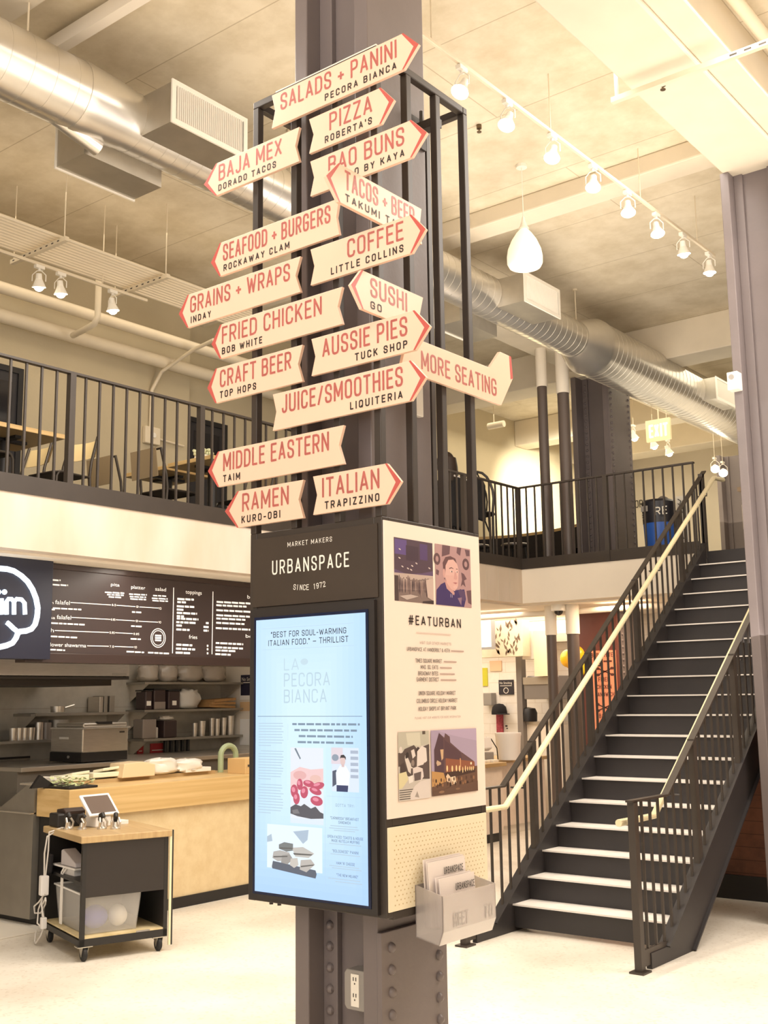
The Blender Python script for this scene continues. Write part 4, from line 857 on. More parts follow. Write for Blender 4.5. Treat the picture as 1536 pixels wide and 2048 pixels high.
# ---------------------------------------------------------------- balcony furniture
def table(label, x, y, w, d, rz=0.):
    t = thing('cafe_table', label, 'table', (x, y, ZM), rz, 'oak cafe tables on the balcony')
    B(-w / 2, w / 2, -d / 2, d / 2, .705, .745).build('tabletop', M_wood, t, world=False, bevel=.004)
    MB().cyl((0, 0, .03), (0, 0, .69), .045, 16).build('pedestal', M_blackdk, t, world=False, smooth=True)
    MB().box(-.2, .2, -.03, .03, .68, .705).box(-.03, .03, -.2, .2, .68, .705).build('bracket', M_blackdk, t, world=False)
    MB().box(-.28, .28, -.035, .035, 0, .03).box(-.035, .035, -.28, .28, 0, .03).build('foot', M_blackdk, t, world=False)
    return t
table('oak pedestal table at the left end of the balcony', -8.33, 5.28, .74, .70)
table('oak pedestal table in the middle of the balcony, farther back', -8.62, 7.34, .62, .62)
table('oak pedestal table behind the balcony railing nearest the kiosk', -7.92, 7.30, .62, .60)
CH_ = mat('gunmetal_tube', (66, 58, 50), .4, .3)
def chair_frame(t, mesh):
    """slim tube chair facing +x, seat at .45"""
    for s in (-1, 1):
        MB().tube([(.20, s * .2, 0), (.185, s * .2, .40), (.165, s * .2, .435), (.13, s * .2, .445)], .0125, 8).build('leg', CH_, t, world=False, smooth=True)
        MB().tube([(-.25, s * .19, 0), (-.20, s * .19, .25), (-.185, s * .19, .45), (-.20, s * .19, .58), (-.27, s * .185, .83)], .0135, 8).build('leg', CH_, t, world=False, smooth=True)
    sf = MB().tube([(-.19, -.19, .44), (.15, -.2, .445), (.19, -.16, .44), (.19, .16, .44), (.15, .2, .445), (-.19, .19, .44)], .011, 8); sf.build('seat_frame', CH_, t, world=False, smooth=True)
    B(-.19, .18, -.185, .185, .438, .452).build('seat', mat('dark_seat', (72, 62, 52), .5), t, world=False, bevel=.006)
def chair(label, x, y, rz, kind):
    t = thing('cafe_chair', label, 'chair', (x, y, ZM), rz, 'tube-framed balcony chairs'); chair_frame(t, kind)
    if kind == 'wood':
        pts = []; b = MB()
        n = 8
        vs = []; 
        for j in range(2):
            for i in range(n + 1):
                a = -1 + 2 * i / n; zz = .64 + j * .17; xo = -.222 - (zz - .58) * .28; vs.append((xo - .035 * (1 - a * a), a * .185, zz))
        vs2 = [(x_ - .010, y_, z_) for x_, y_, z_ in vs]; m = n + 1
        fs = [(i, i + 1, m + i + 1, m + i) for i in range(n)] + [(2 * m + i, 3 * m + i, 3 * m + i + 1, 2 * m + i + 1) for i in range(n)] + [(i, 2 * m + i, 2 * m + i + 1, i + 1) for i in range(n)] + [(m + i, m + i + 1, 3 * m + i + 1, 3 * m + i) for i in range(n)]
        b._add(vs + vs2, fs); b.build('backrest', mat('blond_ply', (236, 212, 160), .35), t, world=False, smooth=True)
    else:
        MB().prism([(-.19, .55), (.19, .55), (.185, .82), (-.185, .82)], (-.235, 0, .0), UY, Vector((-.12, 0, 1)), (.006, 0, 0)).build('backrest', mat('mesh_back', (150, 130, 100), .7), t, world=False)
        MB().tube([(-.272, -.185, .82), (-.272, .185, .82)], .011, 8).build('back_rail', CH_, t, world=False, smooth=True)
    return t
def at_floor(px, py, x): p = atx(px, py, x); return p.y
chair('blond-backed tube chair half hidden by the left table pedestal', -8.79, 5.67, radians(-92), 'wood')
chair('blond-backed tube chair right of the first railing post, seat toward the left table', -8.28, 5.80, radians(-86), 'wood')
chair('mesh-backed tube chair standing behind the other mesh-backed one, toward the left', -8.80, 6.94, radians(90), 'mesh')
chair('mesh-backed tube chair in front of the middle balcony table', -8.20, 7.00, radians(90), 'mesh')
chair('tube chair cut by the left picture edge, beside the left table', -7.95, 4.80, radians(95), 'none')
chair('tube chair at the table nearest the kiosk, under the middle eastern sign', -8.05, 7.85, radians(-88), 'mesh')
def planter(label, x, y, z, s=1.):
    t = thing('table_planter', label, 'planter', (x, y, z)); B(x - .07 * s, x + .07 * s, y - .05, y + .05, z, z + .07).build('pot', M_whitemetal, t, bevel=.008)
    g = MB(); rr = random.Random(int(abs(x * 100)))
    for i in range(40): g.ball((x + rr.uniform(-.08, .08) * s, y + rr.uniform(-.06, .06), z + .075 + rr.uniform(0, .06)), .017, n=6, m=4)
    g.build('succulents', mat('pale_green_leaf', (206, 208, 170), .6), t, smooth=True)
planter('small white planter on the left balcony table', -8.35, 5.02, ZM + .745, 1.0)
planter('small white planter on the balcony table nearest the kiosk', -7.95, 7.2, ZM + .745, 1.)

# seated person seen from behind, dark hair, dark coat on the chair
def skin(name, joints, edges, m, parent, sub=2):
    me = bpy.data.meshes.new(name); me.from_pydata([j[:3] for j in joints], edges, []); o = bpy.data.objects.new(name, me); COL.objects.link(o)
    off = Vector((0, 0, 0)); p = parent
    while p is not None: off = off + p.location; p = p.parent
    for v, j in zip(me.vertices, joints): v.co = Vector(j[:3]) - off
    md = o.modifiers.new('skin', 'SKIN'); me.skin_vertices.new(name='') if not me.skin_vertices else None
    for i, j in enumerate(joints):
        r = j[3]; me.skin_vertices[0].data[i].radius = r if isinstance(r, tuple) else (r, r)
    me.skin_vertices[0].data[0].use_root = True
    s = o.modifiers.new('sub', 'SUBSURF'); s.levels = sub; s.render_levels = sub
    me.materials.append(m); o.parent = parent
    return o
PXc, PYc, PZs = -7.62, 10.90, ZM
per = thing('person', 'person with long brown hair seated with their back to the balcony railing', 'person', (PXc, PYc, PZs))
bx_, by_ = PXc, PYc; fx = -1.0       # faces -x, away from the railing
J = [(bx_, by_, PZs + .60, (.13, .16)), (bx_ - .02, by_, PZs + .70, (.13, .16)), (bx_ - .03, by_, PZs + .92, (.13, .19)), (bx_ - .05, by_, PZs + 1.04, (.07, .09)), (bx_ - .06, by_, PZs + 1.12, .055), (bx_ - .08, by_, PZs + 1.22, (.085, .075)), (bx_ - .085, by_, PZs + 1.31, (.085, .07)),
     (bx_ - .03, by_ - .19, PZs + .98, .06), (bx_ - .08, by_ - .25, PZs + .74, .047), (bx_ - .32, by_ - .20, PZs + .76, .036), (bx_ - .40, by_ - .18, PZs + .77, .03),
     (bx_ - .03, by_ + .19, PZs + .98, .06), (bx_ - .08, by_ + .25, PZs + .74, .047), (bx_ - .30, by_ + .17, PZs + .90, .036), (bx_ - .34, by_ + .13, PZs + 1.0, .03),
     (bx_ - .40, by_ - .10, PZs + .56, .08), (bx_ - .45, by_ - .10, PZs + .28, .06), (bx_ - .43, by_ - .10, PZs + .08, .045), (bx_ - .56, by_ - .10, PZs + .045, .035),
     (bx_ - .40, by_ + .10, PZs + .56, .08), (bx_ - .45, by_ + .10, PZs + .28, .06), (bx_ - .43, by_ + .10, PZs + .08, .045), (bx_ - .56, by_ + .10, PZs + .045, .035)]
skin('body', J, [(0, 1), (1, 2), (2, 3), (3, 4), (4, 5), (5, 6), (2, 7), (7, 8), (8, 9), (9, 10), (2, 11), (11, 12), (12, 13), (13, 14), (0, 15), (15, 16), (16, 17), (17, 18), (0, 19), (19, 20), (20, 21), (21, 22)], mat('skin_tone', (196, 150, 120), .55), per)
# fingers: four and a thumb on each hand, curled round a cup and the table edge
for hx, hy, hz, s in ((bx_ - .40, by_ - .18, PZs + .77, -1), (bx_ - .34, by_ + .13, PZs + 1.0, 1)):
    for k in range(4):
        MB().tube([(hx + .01, hy - s * .022 + s * k * .015, hz), (hx - .045 - .006 * (k in (1, 2)), hy - s * .024 + s * k * .016, hz + .004), (hx - .075 - .008 * (k in (1, 2)), hy - s * .022 + s * k * .015, hz - .018), (hx - .072, hy - s * .022 + s * k * .015, hz - .035)], [.011, .010, .009, .007], 8).build('finger', mat('skin_tone', (196, 150, 120), .55), per, smooth=True)
    MB().tube([(hx + .005, hy + s * .03, hz), (hx - .03, hy + s * .045, hz - .005), (hx - .055, hy + s * .038, hz - .02)], [.012, .011, .008], 8).build('thumb', mat('skin_tone', (196, 150, 120), .55), per, smooth=True)
hr_ = MB().ball((bx_ - .055, by_, PZs + 1.30), .115, .105, .13, 20, 14); hr_.lathe([(.06, -.40), (.11, -.34), (.125, -.2), (.118, -.05), (.10, .06)], (bx_ - .02, by_, PZs + 1.28), 18)
hr_.build('hair', mat('dark_brown_hair', (58, 42, 34), .5, noise=.3, nscale=30, stretch=(8, 8, 1)), per, smooth=True, angle=80)
for s in (-1, 1): MB().ball((bx_ - .16, by_ + s * .035, PZs + 1.30), .013, n=10, m=8).build('eye', mat('eye_white', (236, 230, 224), .3), per, smooth=True)
MB().ball((bx_ - .178, by_, PZs + 1.265), .016, .013, .024, 10, 8).build('nose', mat('skin_tone', (196, 150, 120), .55), per, smooth=True)
MB().ball((bx_ - .166, by_, PZs + 1.215), .012, .026, .008, 10, 6).build('mouth', mat('lip_tone', (160, 96, 88), .5), per, smooth=True)
jk = MB().lathe([(.185, .42), (.20, .55), (.205, .75), (.205, .90), (.17, 1.0), (.085, 1.06), (.07, 1.08)], (bx_ - .01, by_, PZs), 22)
for s in (-1, 1): jk.tube([(bx_ - .03, by_ + s * .16, PZs + .99), (bx_ - .05, by_ + s * .235, PZs + .90), (bx_ - .08, by_ + s * .26, PZs + .74)] + ([(bx_ - .3, by_ - .205, PZs + .76)] if s < 0 else [(bx_ - .28, by_ + .175, PZs + .885)]), [.075, .07, .062, .048], 12)
jk.build('jacket', M_fab, per, smooth=True, angle=70)
tr_ = MB()
for s in (-1, 1): tr_.tube([(bx_ - .02, by_ + s * .09, PZs + .54), (bx_ - .38, by_ + s * .10, PZs + .55), (bx_ - .45, by_ + s * .10, PZs + .42), (bx_ - .44, by_ + s * .10, PZs + .12)], [.12, .10, .085, .06], 12)
tr_.build('trousers', mat('dark_trousers', (40, 36, 40), .85), per, smooth=True, angle=70)
# the two bentwood chairs: the one under the person carries a black coat
BW = mat('black_bentwood', (44, 36, 30), .35)
def bentwood(label, x, y, rz, sh=0.):
    t = thing('bentwood_chair', label, 'chair', (x, y, ZM), rz, 'black bentwood chairs at the balcony corner')
    MB().lathe([(.0, .455), (.19, .455), (.205, .445), (.205, .43), (.19, .425), (0, .425)], (0, 0, sh), 24).build('seat', BW, t, world=False, smooth=True)
    arc = [(-.19, -.17, .0), (-.175, -.175, .44 + sh)] + [(-.19 - .10 * sin(pi * k / 10), -.19 * cos(pi * k / 10), .60 + sh + .32 * sin(pi * k / 10)) for k in range(11)] + [(-.175, .175, .44 + sh), (-.19, .17, 0)]
    MB().tube(arc, .016, 10).build('back_hoop', BW, t, world=False, smooth=True)
    inn = [(-.185, -.10, .45 + sh)] + [(-.19 - .075 * sin(pi * k / 8), -.11 * cos(pi * k / 8), .56 + sh + .24 * sin(pi * k / 8)) for k in range(9)] + [(-.185, .10, .45 + sh)]
    MB().tube(inn, .011, 8).build('inner_hoop', BW, t, world=False, smooth=True)
    for s in (-1, 1): MB().tube([(.17, s * .15, 0), (.14, s * .13, .44 + sh)], [.012, .017], 8).build('leg', BW, t, world=False, smooth=True)
    MB().tube([(.145 * cos(2 * pi * k / 16), .145 * sin(2 * pi * k / 16), .2) for k in range(17)], .009, 6).build('stretcher_ring', BW, t, world=False, smooth=True)
    return t
bentwood('black bentwood chair under the seated person', PXc, PYc, pi)
bentwood('taller empty black bentwood chair beside the person, bag on its back', -7.56, 11.42, radians(123), .26)
co = thing('coat', 'black coat draped over the chair back by the balcony railing', 'coat', (-7.32, 10.7, ZM + .45))
MB().prism([(-.26, .0), (.24, -.03), (.27, .3), (.25, .52), (.1, .60), (-.12, .60), (-.27, .50), (-.29, .25)], (-7.33, 10.72, ZM + .42), UY, UZ, (.05, 0, 0)).build('coat_body', M_fab, co, bevel=.02)
MB().tube([(-7.31, 10.55, ZM + 1.03), (-7.27, 10.72, ZM + 1.0), (-7.29, 10.9, ZM + 1.03)], .012, 8).build('pale_lining', mat('pale_lining', (214, 206, 200), .7), co, smooth=True)
bg = thing('shoulder_bag', 'dark shoulder bag hung on the empty bentwood chair', 'bag', (-7.3, 11.05, ZM + .4))
MB().prism([(-.11, 0), (.09, -.02), (.10, .42), (.04, .50), (-.09, .48)], (-7.27, 10.97, ZM + .55), UY, UZ, (.06, 0, 0)).build('bag_body', M_fab, bg, bevel=.02)
MB().tube([(-7.25, 10.92, ZM + 1.02), (-7.28, 10.97, ZM + 1.14), (-7.25, 11.02, ZM + 1.02)], .010, 6).tube([(-7.25, 11.06, ZM + .58), (-7.24, 11.16, ZM + .42)], .010, 6).build('strap', M_fab, bg, smooth=True)
# curved bench with a wooden ledge, stool
be = thing('banquette', 'dark curved bench with a pale wooden ledge behind the corner railing', 'bench', (-8.3, 13.9, ZM))
arc = [(-9.5 + 2.2 * k / 12, 13.6 + .35 * sin(pi * k / 12)) for k in range(13)]
def wall_arc(mb, z0, z1, d):
    n = len(arc); vs = [(x, y, z) for z in (z0, z1) for x, y in arc] + [(x, y + d, z) for z in (z0, z1) for x, y in arc]
    fs = []
    for i in range(n - 1):
        fs += [(i, i + 1, n + i + 1, n + i), (2 * n + i, 3 * n + i, 3 * n + i + 1, 2 * n + i + 1), (n + i, n + i + 1, 3 * n + i + 1, 3 * n + i), (i, 2 * n + i, 2 * n + i + 1, i + 1)]
    fs += [(0, n, 3 * n, 2 * n), (n - 1, 3 * n - 1 - 0 - 0, 4 * n - 1, 2 * n - 1)]
    return mb._add(vs, fs[:-1])
wall_arc(MB(), ZM, ZM + .78, .25).build('bench_back', mat('dark_upholstery', (40, 34, 34), .8), be, smooth=True, angle=40); wall_arc(MB(), ZM + .78, ZM + .82, .3).build('ledge', M_wood, be, smooth=True, angle=40)
wall_arc(MB(), ZM, ZM + .45, -.45).build('seat', mat('dark_upholstery', (40, 34, 34), .8), be, smooth=True, angle=40)
for nm, x, y in (('low dark metal stool in front of the curved bench', -7.75, 12.55), ('second low stool left of it, mostly hidden by railing bars', -8.2, 12.3)):
    so = thing('low_stool', nm, 'stool', (x, y, ZM)); MB().lathe([(0, .46), (.17, .46), (.185, .45), (.185, .43), (.16, .42), (0, .42)], (x, y, ZM), 22).build('seat', mat('grey_metal_seat', (120, 112, 108), .3, .6), so, smooth=True)
    for k in range(4): MB().tube([(x + .14 * cos(pi / 4 + k * pi / 2), y + .14 * sin(pi / 4 + k * pi / 2), ZM + .43), (x + .2 * cos(pi / 4 + k * pi / 2), y + .2 * sin(pi / 4 + k * pi / 2), ZM)], .013, 8).build('leg', M_blackdk, so, smooth=True)
# recycling bin behind the railing
p0 = aty(1276, 1040, 12.6); p1 = aty(1341, 1040, 12.6); bxm = (p0.x + p1.x) / 2; rb = (p1.x - p0.x) / 2 * .92
bn = thing('recycling_bin', 'blue recycling bin with a black lid behind the stair-head railing', 'bin', (bxm, 12.75, ZM))
MB().lathe([(rb * .86, 0), (rb * .9, .02), (rb, .55), (rb, .56)], (bxm, 12.75, ZM), 28).build('body', mat('blue_plastic', (48, 98, 190), .35), bn, smooth=True)
MB().lathe([(rb * 1.02, .54), (rb * 1.04, .74), (rb * 1.04, .80), (rb * .9, .83), (0, .84)], (bxm, 12.75, ZM), 28).build('lid', mat('navy_black_plastic', (32, 32, 42), .35), bn, smooth=True)
lt_ = MB().text('RE', (bxm + .04, 12.75 - rb * 1.055, ZM + .62), UX, UZ, .16, .10, 'l', .03).text('E', (bxm - rb * .93, 12.75 - rb * .56, ZM + .60), Vector((.8, -.6, 0)), UZ, .04, .07, 'l', .02); lt_.build('lettering', M_whitemetal, bn)
B(bxm - .14, bxm - .05, 12.75 - rb * 1.06, 12.75 - rb * 1.045, ZM + .68, ZM + .75).build('label_plate', M_grey, bn)
p = aty(1322, 1005, 13.0); gb = thing('waste_chute', 'grey rounded sign board standing above the blue bin', 'sign', (p.x, 13.05, ZM)); q0, q1 = aty(1311, 1010, 13.0).x, aty(1335, 1010, 13.0).x
MB().prism([(q0, ZM)] + [((q0 + q1) / 2 - (q1 - q0) / 2 * cos(pi * k / 10), 4.13 + (q1 - q0) / 2 * 1.1 * sin(pi * k / 10)) for k in range(11)] + [(q1, ZM)], (0, 13.03, 0), UX, UZ, (0, .05, 0)).build('panel', mat('warm_grey_board', (130, 120, 112), .6), gb)
wl = aty(1271, 1022, 19.99); tx_ = MB().text('OR', (wl.x, 19.985, aty(1271, 1016, 19.985).z), UX, UZ, aty(1286, 1015, 19.985).x - wl.x, aty(1275, 1002, 19.985).z - aty(1275, 1017, 19.985).z, 'l', .0)
tag(tx_.build('wall_lettering', M_ink), 'black wall lettering reading or, right of the wide balcony column', 'lettering')
pa = thing('patterned_stand', 'white patterned board between the blue bin and the stair post', 'board', (-5.55, 13.2, ZM)); a = aty(1352, 1010, 13.1); b2 = aty(1372, 1010, 13.1)
B(a.x, b2.x, 13.1, 13.13, ZM, 4.2).build('panel', M_whitemetal, pa)
pt_ = MB()
for k in range(14): pt_.tube([(a.x + .02 + .03 * (k % 3), 13.095, ZM + .1 + k * .055), (a.x + .05 + .02 * (k % 2), 13.095, ZM + .14 + k * .055), (a.x + .03, 13.095, ZM + .17 + k * .055)], .005, 5)
pt_.build('pattern', M_ink, pa)
# shelving seen past the stair head
sh = thing('wall_ledge', 'beige stepped ledges on the wall past the stair head', 'ledge', (-5.7, 17.6, ZM)); 
for z0, z1, d in ((3.28, 3.9, .5), (3.9, 4.15, .35), (4.35, 4.75, .4), (4.95, 5.02, .55)): B(-6.5, -3.5, 17.9 - d, 18.0, z0, z1).build('ledge', M_ceil2 if z1 < 4.8 else mat('brown_ledge', (120, 100, 82), .6), sh)
# ---------------------------------------------------------------- falafel stall under the left balcony
struct('wall_stall_back', B(-10, -9.97, 2, 9.45, 0, ZB - .02), seam_mat('grey_tile', (176, 170, 158), (160, 154, 142), .3, .3, .4, .004, (pi / 2, 0, pi / 2), .8, 4., .05))
struct('wall_stall_side', B(-10, -8.5, 9.45, 9.53, 0, ZB - .02), M_white)
# round-logo light box
lb = thing('logo_lightbox', 'blue-black light box sign with a glowing white speech-bubble logo, cut by the left edge', 'sign', (-7.45, 4.6, 2.07))
X1 = -7.40
B(-7.52, X1, 3.9, 5.165, 2.075, 2.845).build('box', mat('blue_black_panel', (30, 32, 50), .35), lb, bevel=.004)
NEON = mat('white_neon', (236, 246, 255), .4, emit=(222, 240, 255), estr=1.5)
def pxs(l, x): return [atx(a, b, x) for a, b in l]
arc = pxs([(0, 1137), (14, 1138), (28, 1142), (42, 1151), (55, 1163), (65, 1179), (72, 1197), (75.5, 1216), (74, 1234), (70, 1249), (63, 1258), (52, 1262), (40, 1263), (35, 1268), (32, 1276), (25, 1286), (13, 1291), (0, 1294)], X1 + .012)
left = [Vector((p.x, 2 * arc[0].y - p.y - .01, p.z)) for p in arc[1:11]]
tp = list(reversed(left)) + arc
MB().tube([Vector((X1 + .012, arc[-1].y - .18, arc[-1].z + .05))] * 0 + tp + [Vector((X1 + .012, tp[0].y + .05, tp[-1].z + .02)), tp[0]], .021, 8).build('bubble_outline', NEON, lb, smooth=True)
MB().tube(pxs([(14, 1245), (20, 1250), (27, 1257), (35, 1263)], X1 + .012), .019, 8).build('bubble_tail', NEON, lb, smooth=True)
lt2 = MB()
def ls_(*p): lt2.tube(pxs(p, X1 + .014), .0165, 8)
ls_((13, 1229), (13, 1203), (17, 1198), (23, 1198), (28, 1204), (28, 1229)); ls_((28, 1204), (33, 1198), (43, 1199), (49, 1206), (50, 1229)); ls_((3, 1229), (3, 1197))
ls_((-9, 1229), (-9, 1197)); ls_((-9, 1204), (-15, 1198), (-24, 1200), (-29, 1212), (-25, 1225), (-16, 1229), (-9, 1222)); ls_((-40, 1186), (-40, 1222), (-34, 1229)); ls_((-47, 1199), (-33, 1199))
for a_, b_ in ((-3, 1184), (9, 1184)): lt2.ball(atx(a_, b_, X1 + .014), .02, n=10, m=8)
lt2.build('lettering', NEON, lb, smooth=True)
# long menu board
XM = -7.50
mbd = thing('menu_board', 'long dark brown menu board with white lettering over the falafel counter', 'menu board', (XM - .03, 6.9, 2.06))
MC = mat('brown_black_board', (66, 54, 52), .38, noise=.1, nscale=2)
B(XM - .06, XM, 5.0, 9.4, 2.13, 2.79).build('board', MC, mbd)
fb = MB(); fb.box(XM - .08, XM + .012, 5.0, 9.4, 2.79, 2.835); fb.box(XM - .12, XM + .012, 5.0, 9.4, 2.055, 2.13); fb.build('board_frame', mat('brown_black_frame', (58, 44, 40), .35), mbd, bevel=.004)
mt = MB(); XT = XM + .002
def C4(x, y): return (x / 3.012, 1100 + y / 3.012)
def word(s, x0, x1, base, cap, bold=.015):
    a, b, c = atx(*C4(x0, base), XT), atx(*C4(x1, base + (x1 - x0) * .05), XT), atx(*C4(x0, base - cap), XT)
    mt.text(s, a, UY, UZ, b.y - a.y, c.z - a.z, 'l', bold)
def dash(x0, x1, y, h=9, words=True):
    x = x0; rr = random.Random(int(x0 * 7 + y))
    while x < x1 - 2:
        l = min(rr.uniform(18, 46) if words else 999, x1 - x); a, b, c = atx(*C4(x, y + (x - x0) * .05 + h / 2), XT), atx(*C4(x + l, y + (x - x0) * .05), XT), atx(*C4(x, y + (x - x0) * .05 - h / 2), XT)
        mt.poly([(XT, a.y, a.z), (XT, b.y, a.z), (XT, b.y, c.z), (XT, a.y, c.z)]); x += l + 5
def rule(x0, y0, x1, y1, wd=.006):
    a, b = atx(*C4(x0, y0), XT), atx(*C4(x1, y1), XT); mt.bar(a, b, .001, wd, up=(1, 0, 0)) if False else mt.obox((a + b) / 2, (b - a) / 2, (.0004, 0, 0), UZ * wd / 2 if abs(b.y - a.y) > abs(b.z - a.z) else UY * wd / 2)
word('pita', 668, 720, 216, 20); word('platter', 790, 875, 232, 22); word('salad', 935, 1000, 244, 22); word('toppings', 1118, 1215, 262, 24); word('fries', 1138, 1188, 534, 24); word('beverages', 1490, 1640, 292, 22); word('beer', 1480, 1560, 528, 22)
word('falafel', 332, 420, 325, 26); word('n', 310, 322, 325, 18); word('falafel', 342, 428, 415, 26); word('sa', 304, 332, 415, 18); word('h', 305, 324, 495, 26); word('lower shawarma', 303, 518, 580, 24)
for x0, y0, x1, y1 in ((425, 316, 668, 331), (702, 333, 815, 341), (840, 343, 955, 350), (432, 406, 664, 418), (698, 420, 812, 427), (836, 429, 952, 435), (330, 485, 655, 497), (694, 498, 800, 504), (525, 577, 655, 580), (690, 581, 805, 585)): rule(x0, y0, x1, y1)
for s, x0, x1, y in (('6.5', 674, 698, 337), ('9', 820, 834, 348), ('10', 955, 972, 358), ('6.95', 668, 694, 425), ('9', 817, 831, 434), ('10', 954, 970, 441), ('5.95', 660, 690, 504), ('9.95', 804, 838, 512), ('7.5', 660, 686, 588), ('10', 808, 824, 592)): word(s, x0, x1, y, 13, .02)
for x0, x1, y in ((315, 365, 180), (315, 410, 208), (318, 490, 350), (310, 330, 358), (308, 510, 440), (303, 465, 520), (303, 392, 600), (795, 857, 373), (790, 853, 458), (787, 848, 535), (762, 868, 612), (892, 1018, 618)): dash(x0, x1, y)
for x0, x1, y in ((632, 748, 254), (645, 745, 268), (655, 730, 282), (778, 885, 265), (782, 880, 280), (785, 880, 294), (922, 1005, 274), (915, 1010, 290), (918, 1012, 304)): dash(x0, x1, y, 8)
for x0, x1, y in ((1068, 1168, 294), (1068, 1120, 313), (1065, 1170, 338), (1065, 1105, 358), (1065, 1187, 378), (1065, 1108, 398), (1065, 1195, 412), (1062, 1178, 434), (1062, 1100, 454), (1062, 1142, 478), (1062, 1158, 570), (1060, 1175, 594), (1058, 1150, 618), (1240, 1257, 440), (1226, 1257, 463), (1226, 1257, 485), (1246, 1255, 577), (1246, 1255, 598), (1246, 1255, 622)): dash(x0, x1, y, 12)
for x0, x1, y in ((1305, 1508, 312), (1303, 1485, 332), (1303, 1508, 362), (1303, 1508, 392), (1303, 1480, 412), (1302, 1478, 438), (1300, 1508, 470), (1300, 1465, 560), (1298, 1470, 586), (1298, 1418, 604), (1297, 1390, 627)): dash(x0, x1, y, 11)
rule(1046, 226, 1039, 622, .008); rule(1283, 250, 1277, 628, .008)
c = atx(*C4(953, 530), XT); 
for r0, r1 in ((.083, .076), (.066, .060)):
    for k in range(28):
        a0, a1 = 2 * pi * k / 28, 2 * pi * (k + 1) / 28; mt.poly([(XT, c.y + r0 * cos(a0), c.z + r0 * sin(a0)), (XT, c.y + r0 * cos(a1), c.z + r0 * sin(a1)), (XT, c.y + r1 * cos(a1), c.z + r1 * sin(a1)), (XT, c.y + r1 * cos(a0), c.z + r1 * sin(a0))])
for z in (-.02, 0, .02): mt.poly([(XT, c.y - .035, c.z + z - .007), (XT, c.y + .035, c.z + z - .007), (XT, c.y + .035, c.z + z + .007), (XT, c.y - .035, c.z + z + .007)])
mt.build('lettering', mat('glowing_white_ink', (250, 246, 240), .4, emit=(250, 244, 236), estr=.30), mbd)  # lettering glows slightly by emission
# exhaust hood
hd_ = thing('exhaust_hood', 'stainless exhaust hood behind the menu board', 'hood', (-9.3, 5.9, 1.97))
B(-8.64, -8.6, 4.6, 6.89, 1.975, 2.83).build('hood_front', M_ss, hd_, bevel=.003)
B(-10, -8.64, 6.85, 6.89, 1.975, 2.83).build('hood_side', M_ss, hd_); B(-9.95, -8.6, 4.6, 6.89, 1.955, 1.985).box(-9.8, -8.75, 4.7, 6.8, 1.9, 1.96).build('filter_bank', mat('dark_filter', (70, 64, 58), .45, .6), hd_)
a = atx(225, 1346, -8.598); b = atx(253, 1351, -8.598); B(-8.6, -8.597, a.y, b.y, b.z, a.z).build('rating_plate', M_galvr, hd_)
for y in (5.85, 6.72): lamp('hood_front_light', 'AREA', (-8.3, y, 2.6), .9, (1, .95, .88), .12, .12, aim=(-8.6, y, 2.05))  # small area lights outside the hood, aimed at its front sheet
# wall shelves and what stands on them
def shelf(label, y0, y1, z, d=.32, name='steel_shelf'):
    t = thing(name, label, 'shelf', (-9.97 + d / 2, (y0 + y1) / 2, z - .03)); B(-9.97, -9.97 + d, y0, y1, z - .025, z).build('board', M_ssd, t)
    for y in (y0 + .05, y1 - .05): MB().prism([(0, -.025), (d, -.025), (0, -.22)], (-9.97, y, z), UX, UZ, (0, .006, 0)).build('bracket', M_ss, t)
    return t
shelf('top steel wall shelf right of the hood, under the clear bags', 7.95, 9.43, 1.955); shelf('middle steel wall shelf holding dark tubs and paper', 7.95, 9.43, 1.655); shelf('lowest steel wall shelf holding steel cups', 7.95, 9.43, 1.345)
shelf('left steel wall shelf with four glasses, under the hood', 4.6, 7.3, 1.385); shelf('short steel wall shelf under the hood above the oven', 6.55, 7.75, 1.64, .3)
XF = -9.78
def yq(p, x=XF): return atx(p, 1400, x).y
def tub(label, p0, p1, z, h, m, grp, d=.17, lid=None, name='food_tub'):
    y0, y1 = yq(p0), yq(p1); t = thing(name, label, 'container', (XF, (y0 + y1) / 2, z), 0, grp); B(XF - d / 2, XF + d / 2, y0 + .006, y1 - .006, z, z + h).build('body', m, t, bevel=.012)
    if lid: B(XF - d / 2 - .004, XF + d / 2 + .004, y0 + .002, y1 - .002, z + h, z + h + .014).build('lid', lid, t, bevel=.004)
    return t
DT = mat('smoky_dark_plastic', (62, 48, 46), .3); CT = mat('smoky_clear_plastic', (140, 128, 118), .25)
for lb_, a, b, h in (('dark tub with a white label at the left of the middle shelf', 280, 295, .2), ('dark tub with pale contents on the middle shelf', 297, 322, .215), ('dark tub beside the crumpled bag on the middle shelf', 326, 351, .2)):
    t = tub(lb_, a, b, 1.655, h, DT, 'dark tubs on the middle shelf', lid=M_blackdk); y0, y1 = yq(a), yq(b)
    if a != 297: B(XF + .086, XF + .088, (y0 + y1) / 2 - .03, (y0 + y1) / 2 + .03, 1.70, 1.75).build('label', M_whitemetal, t)
    else: B(XF + .086, XF + .088, y0 + .01, y1 - .01, 1.66, 1.74).build('contents_band', CT, t)
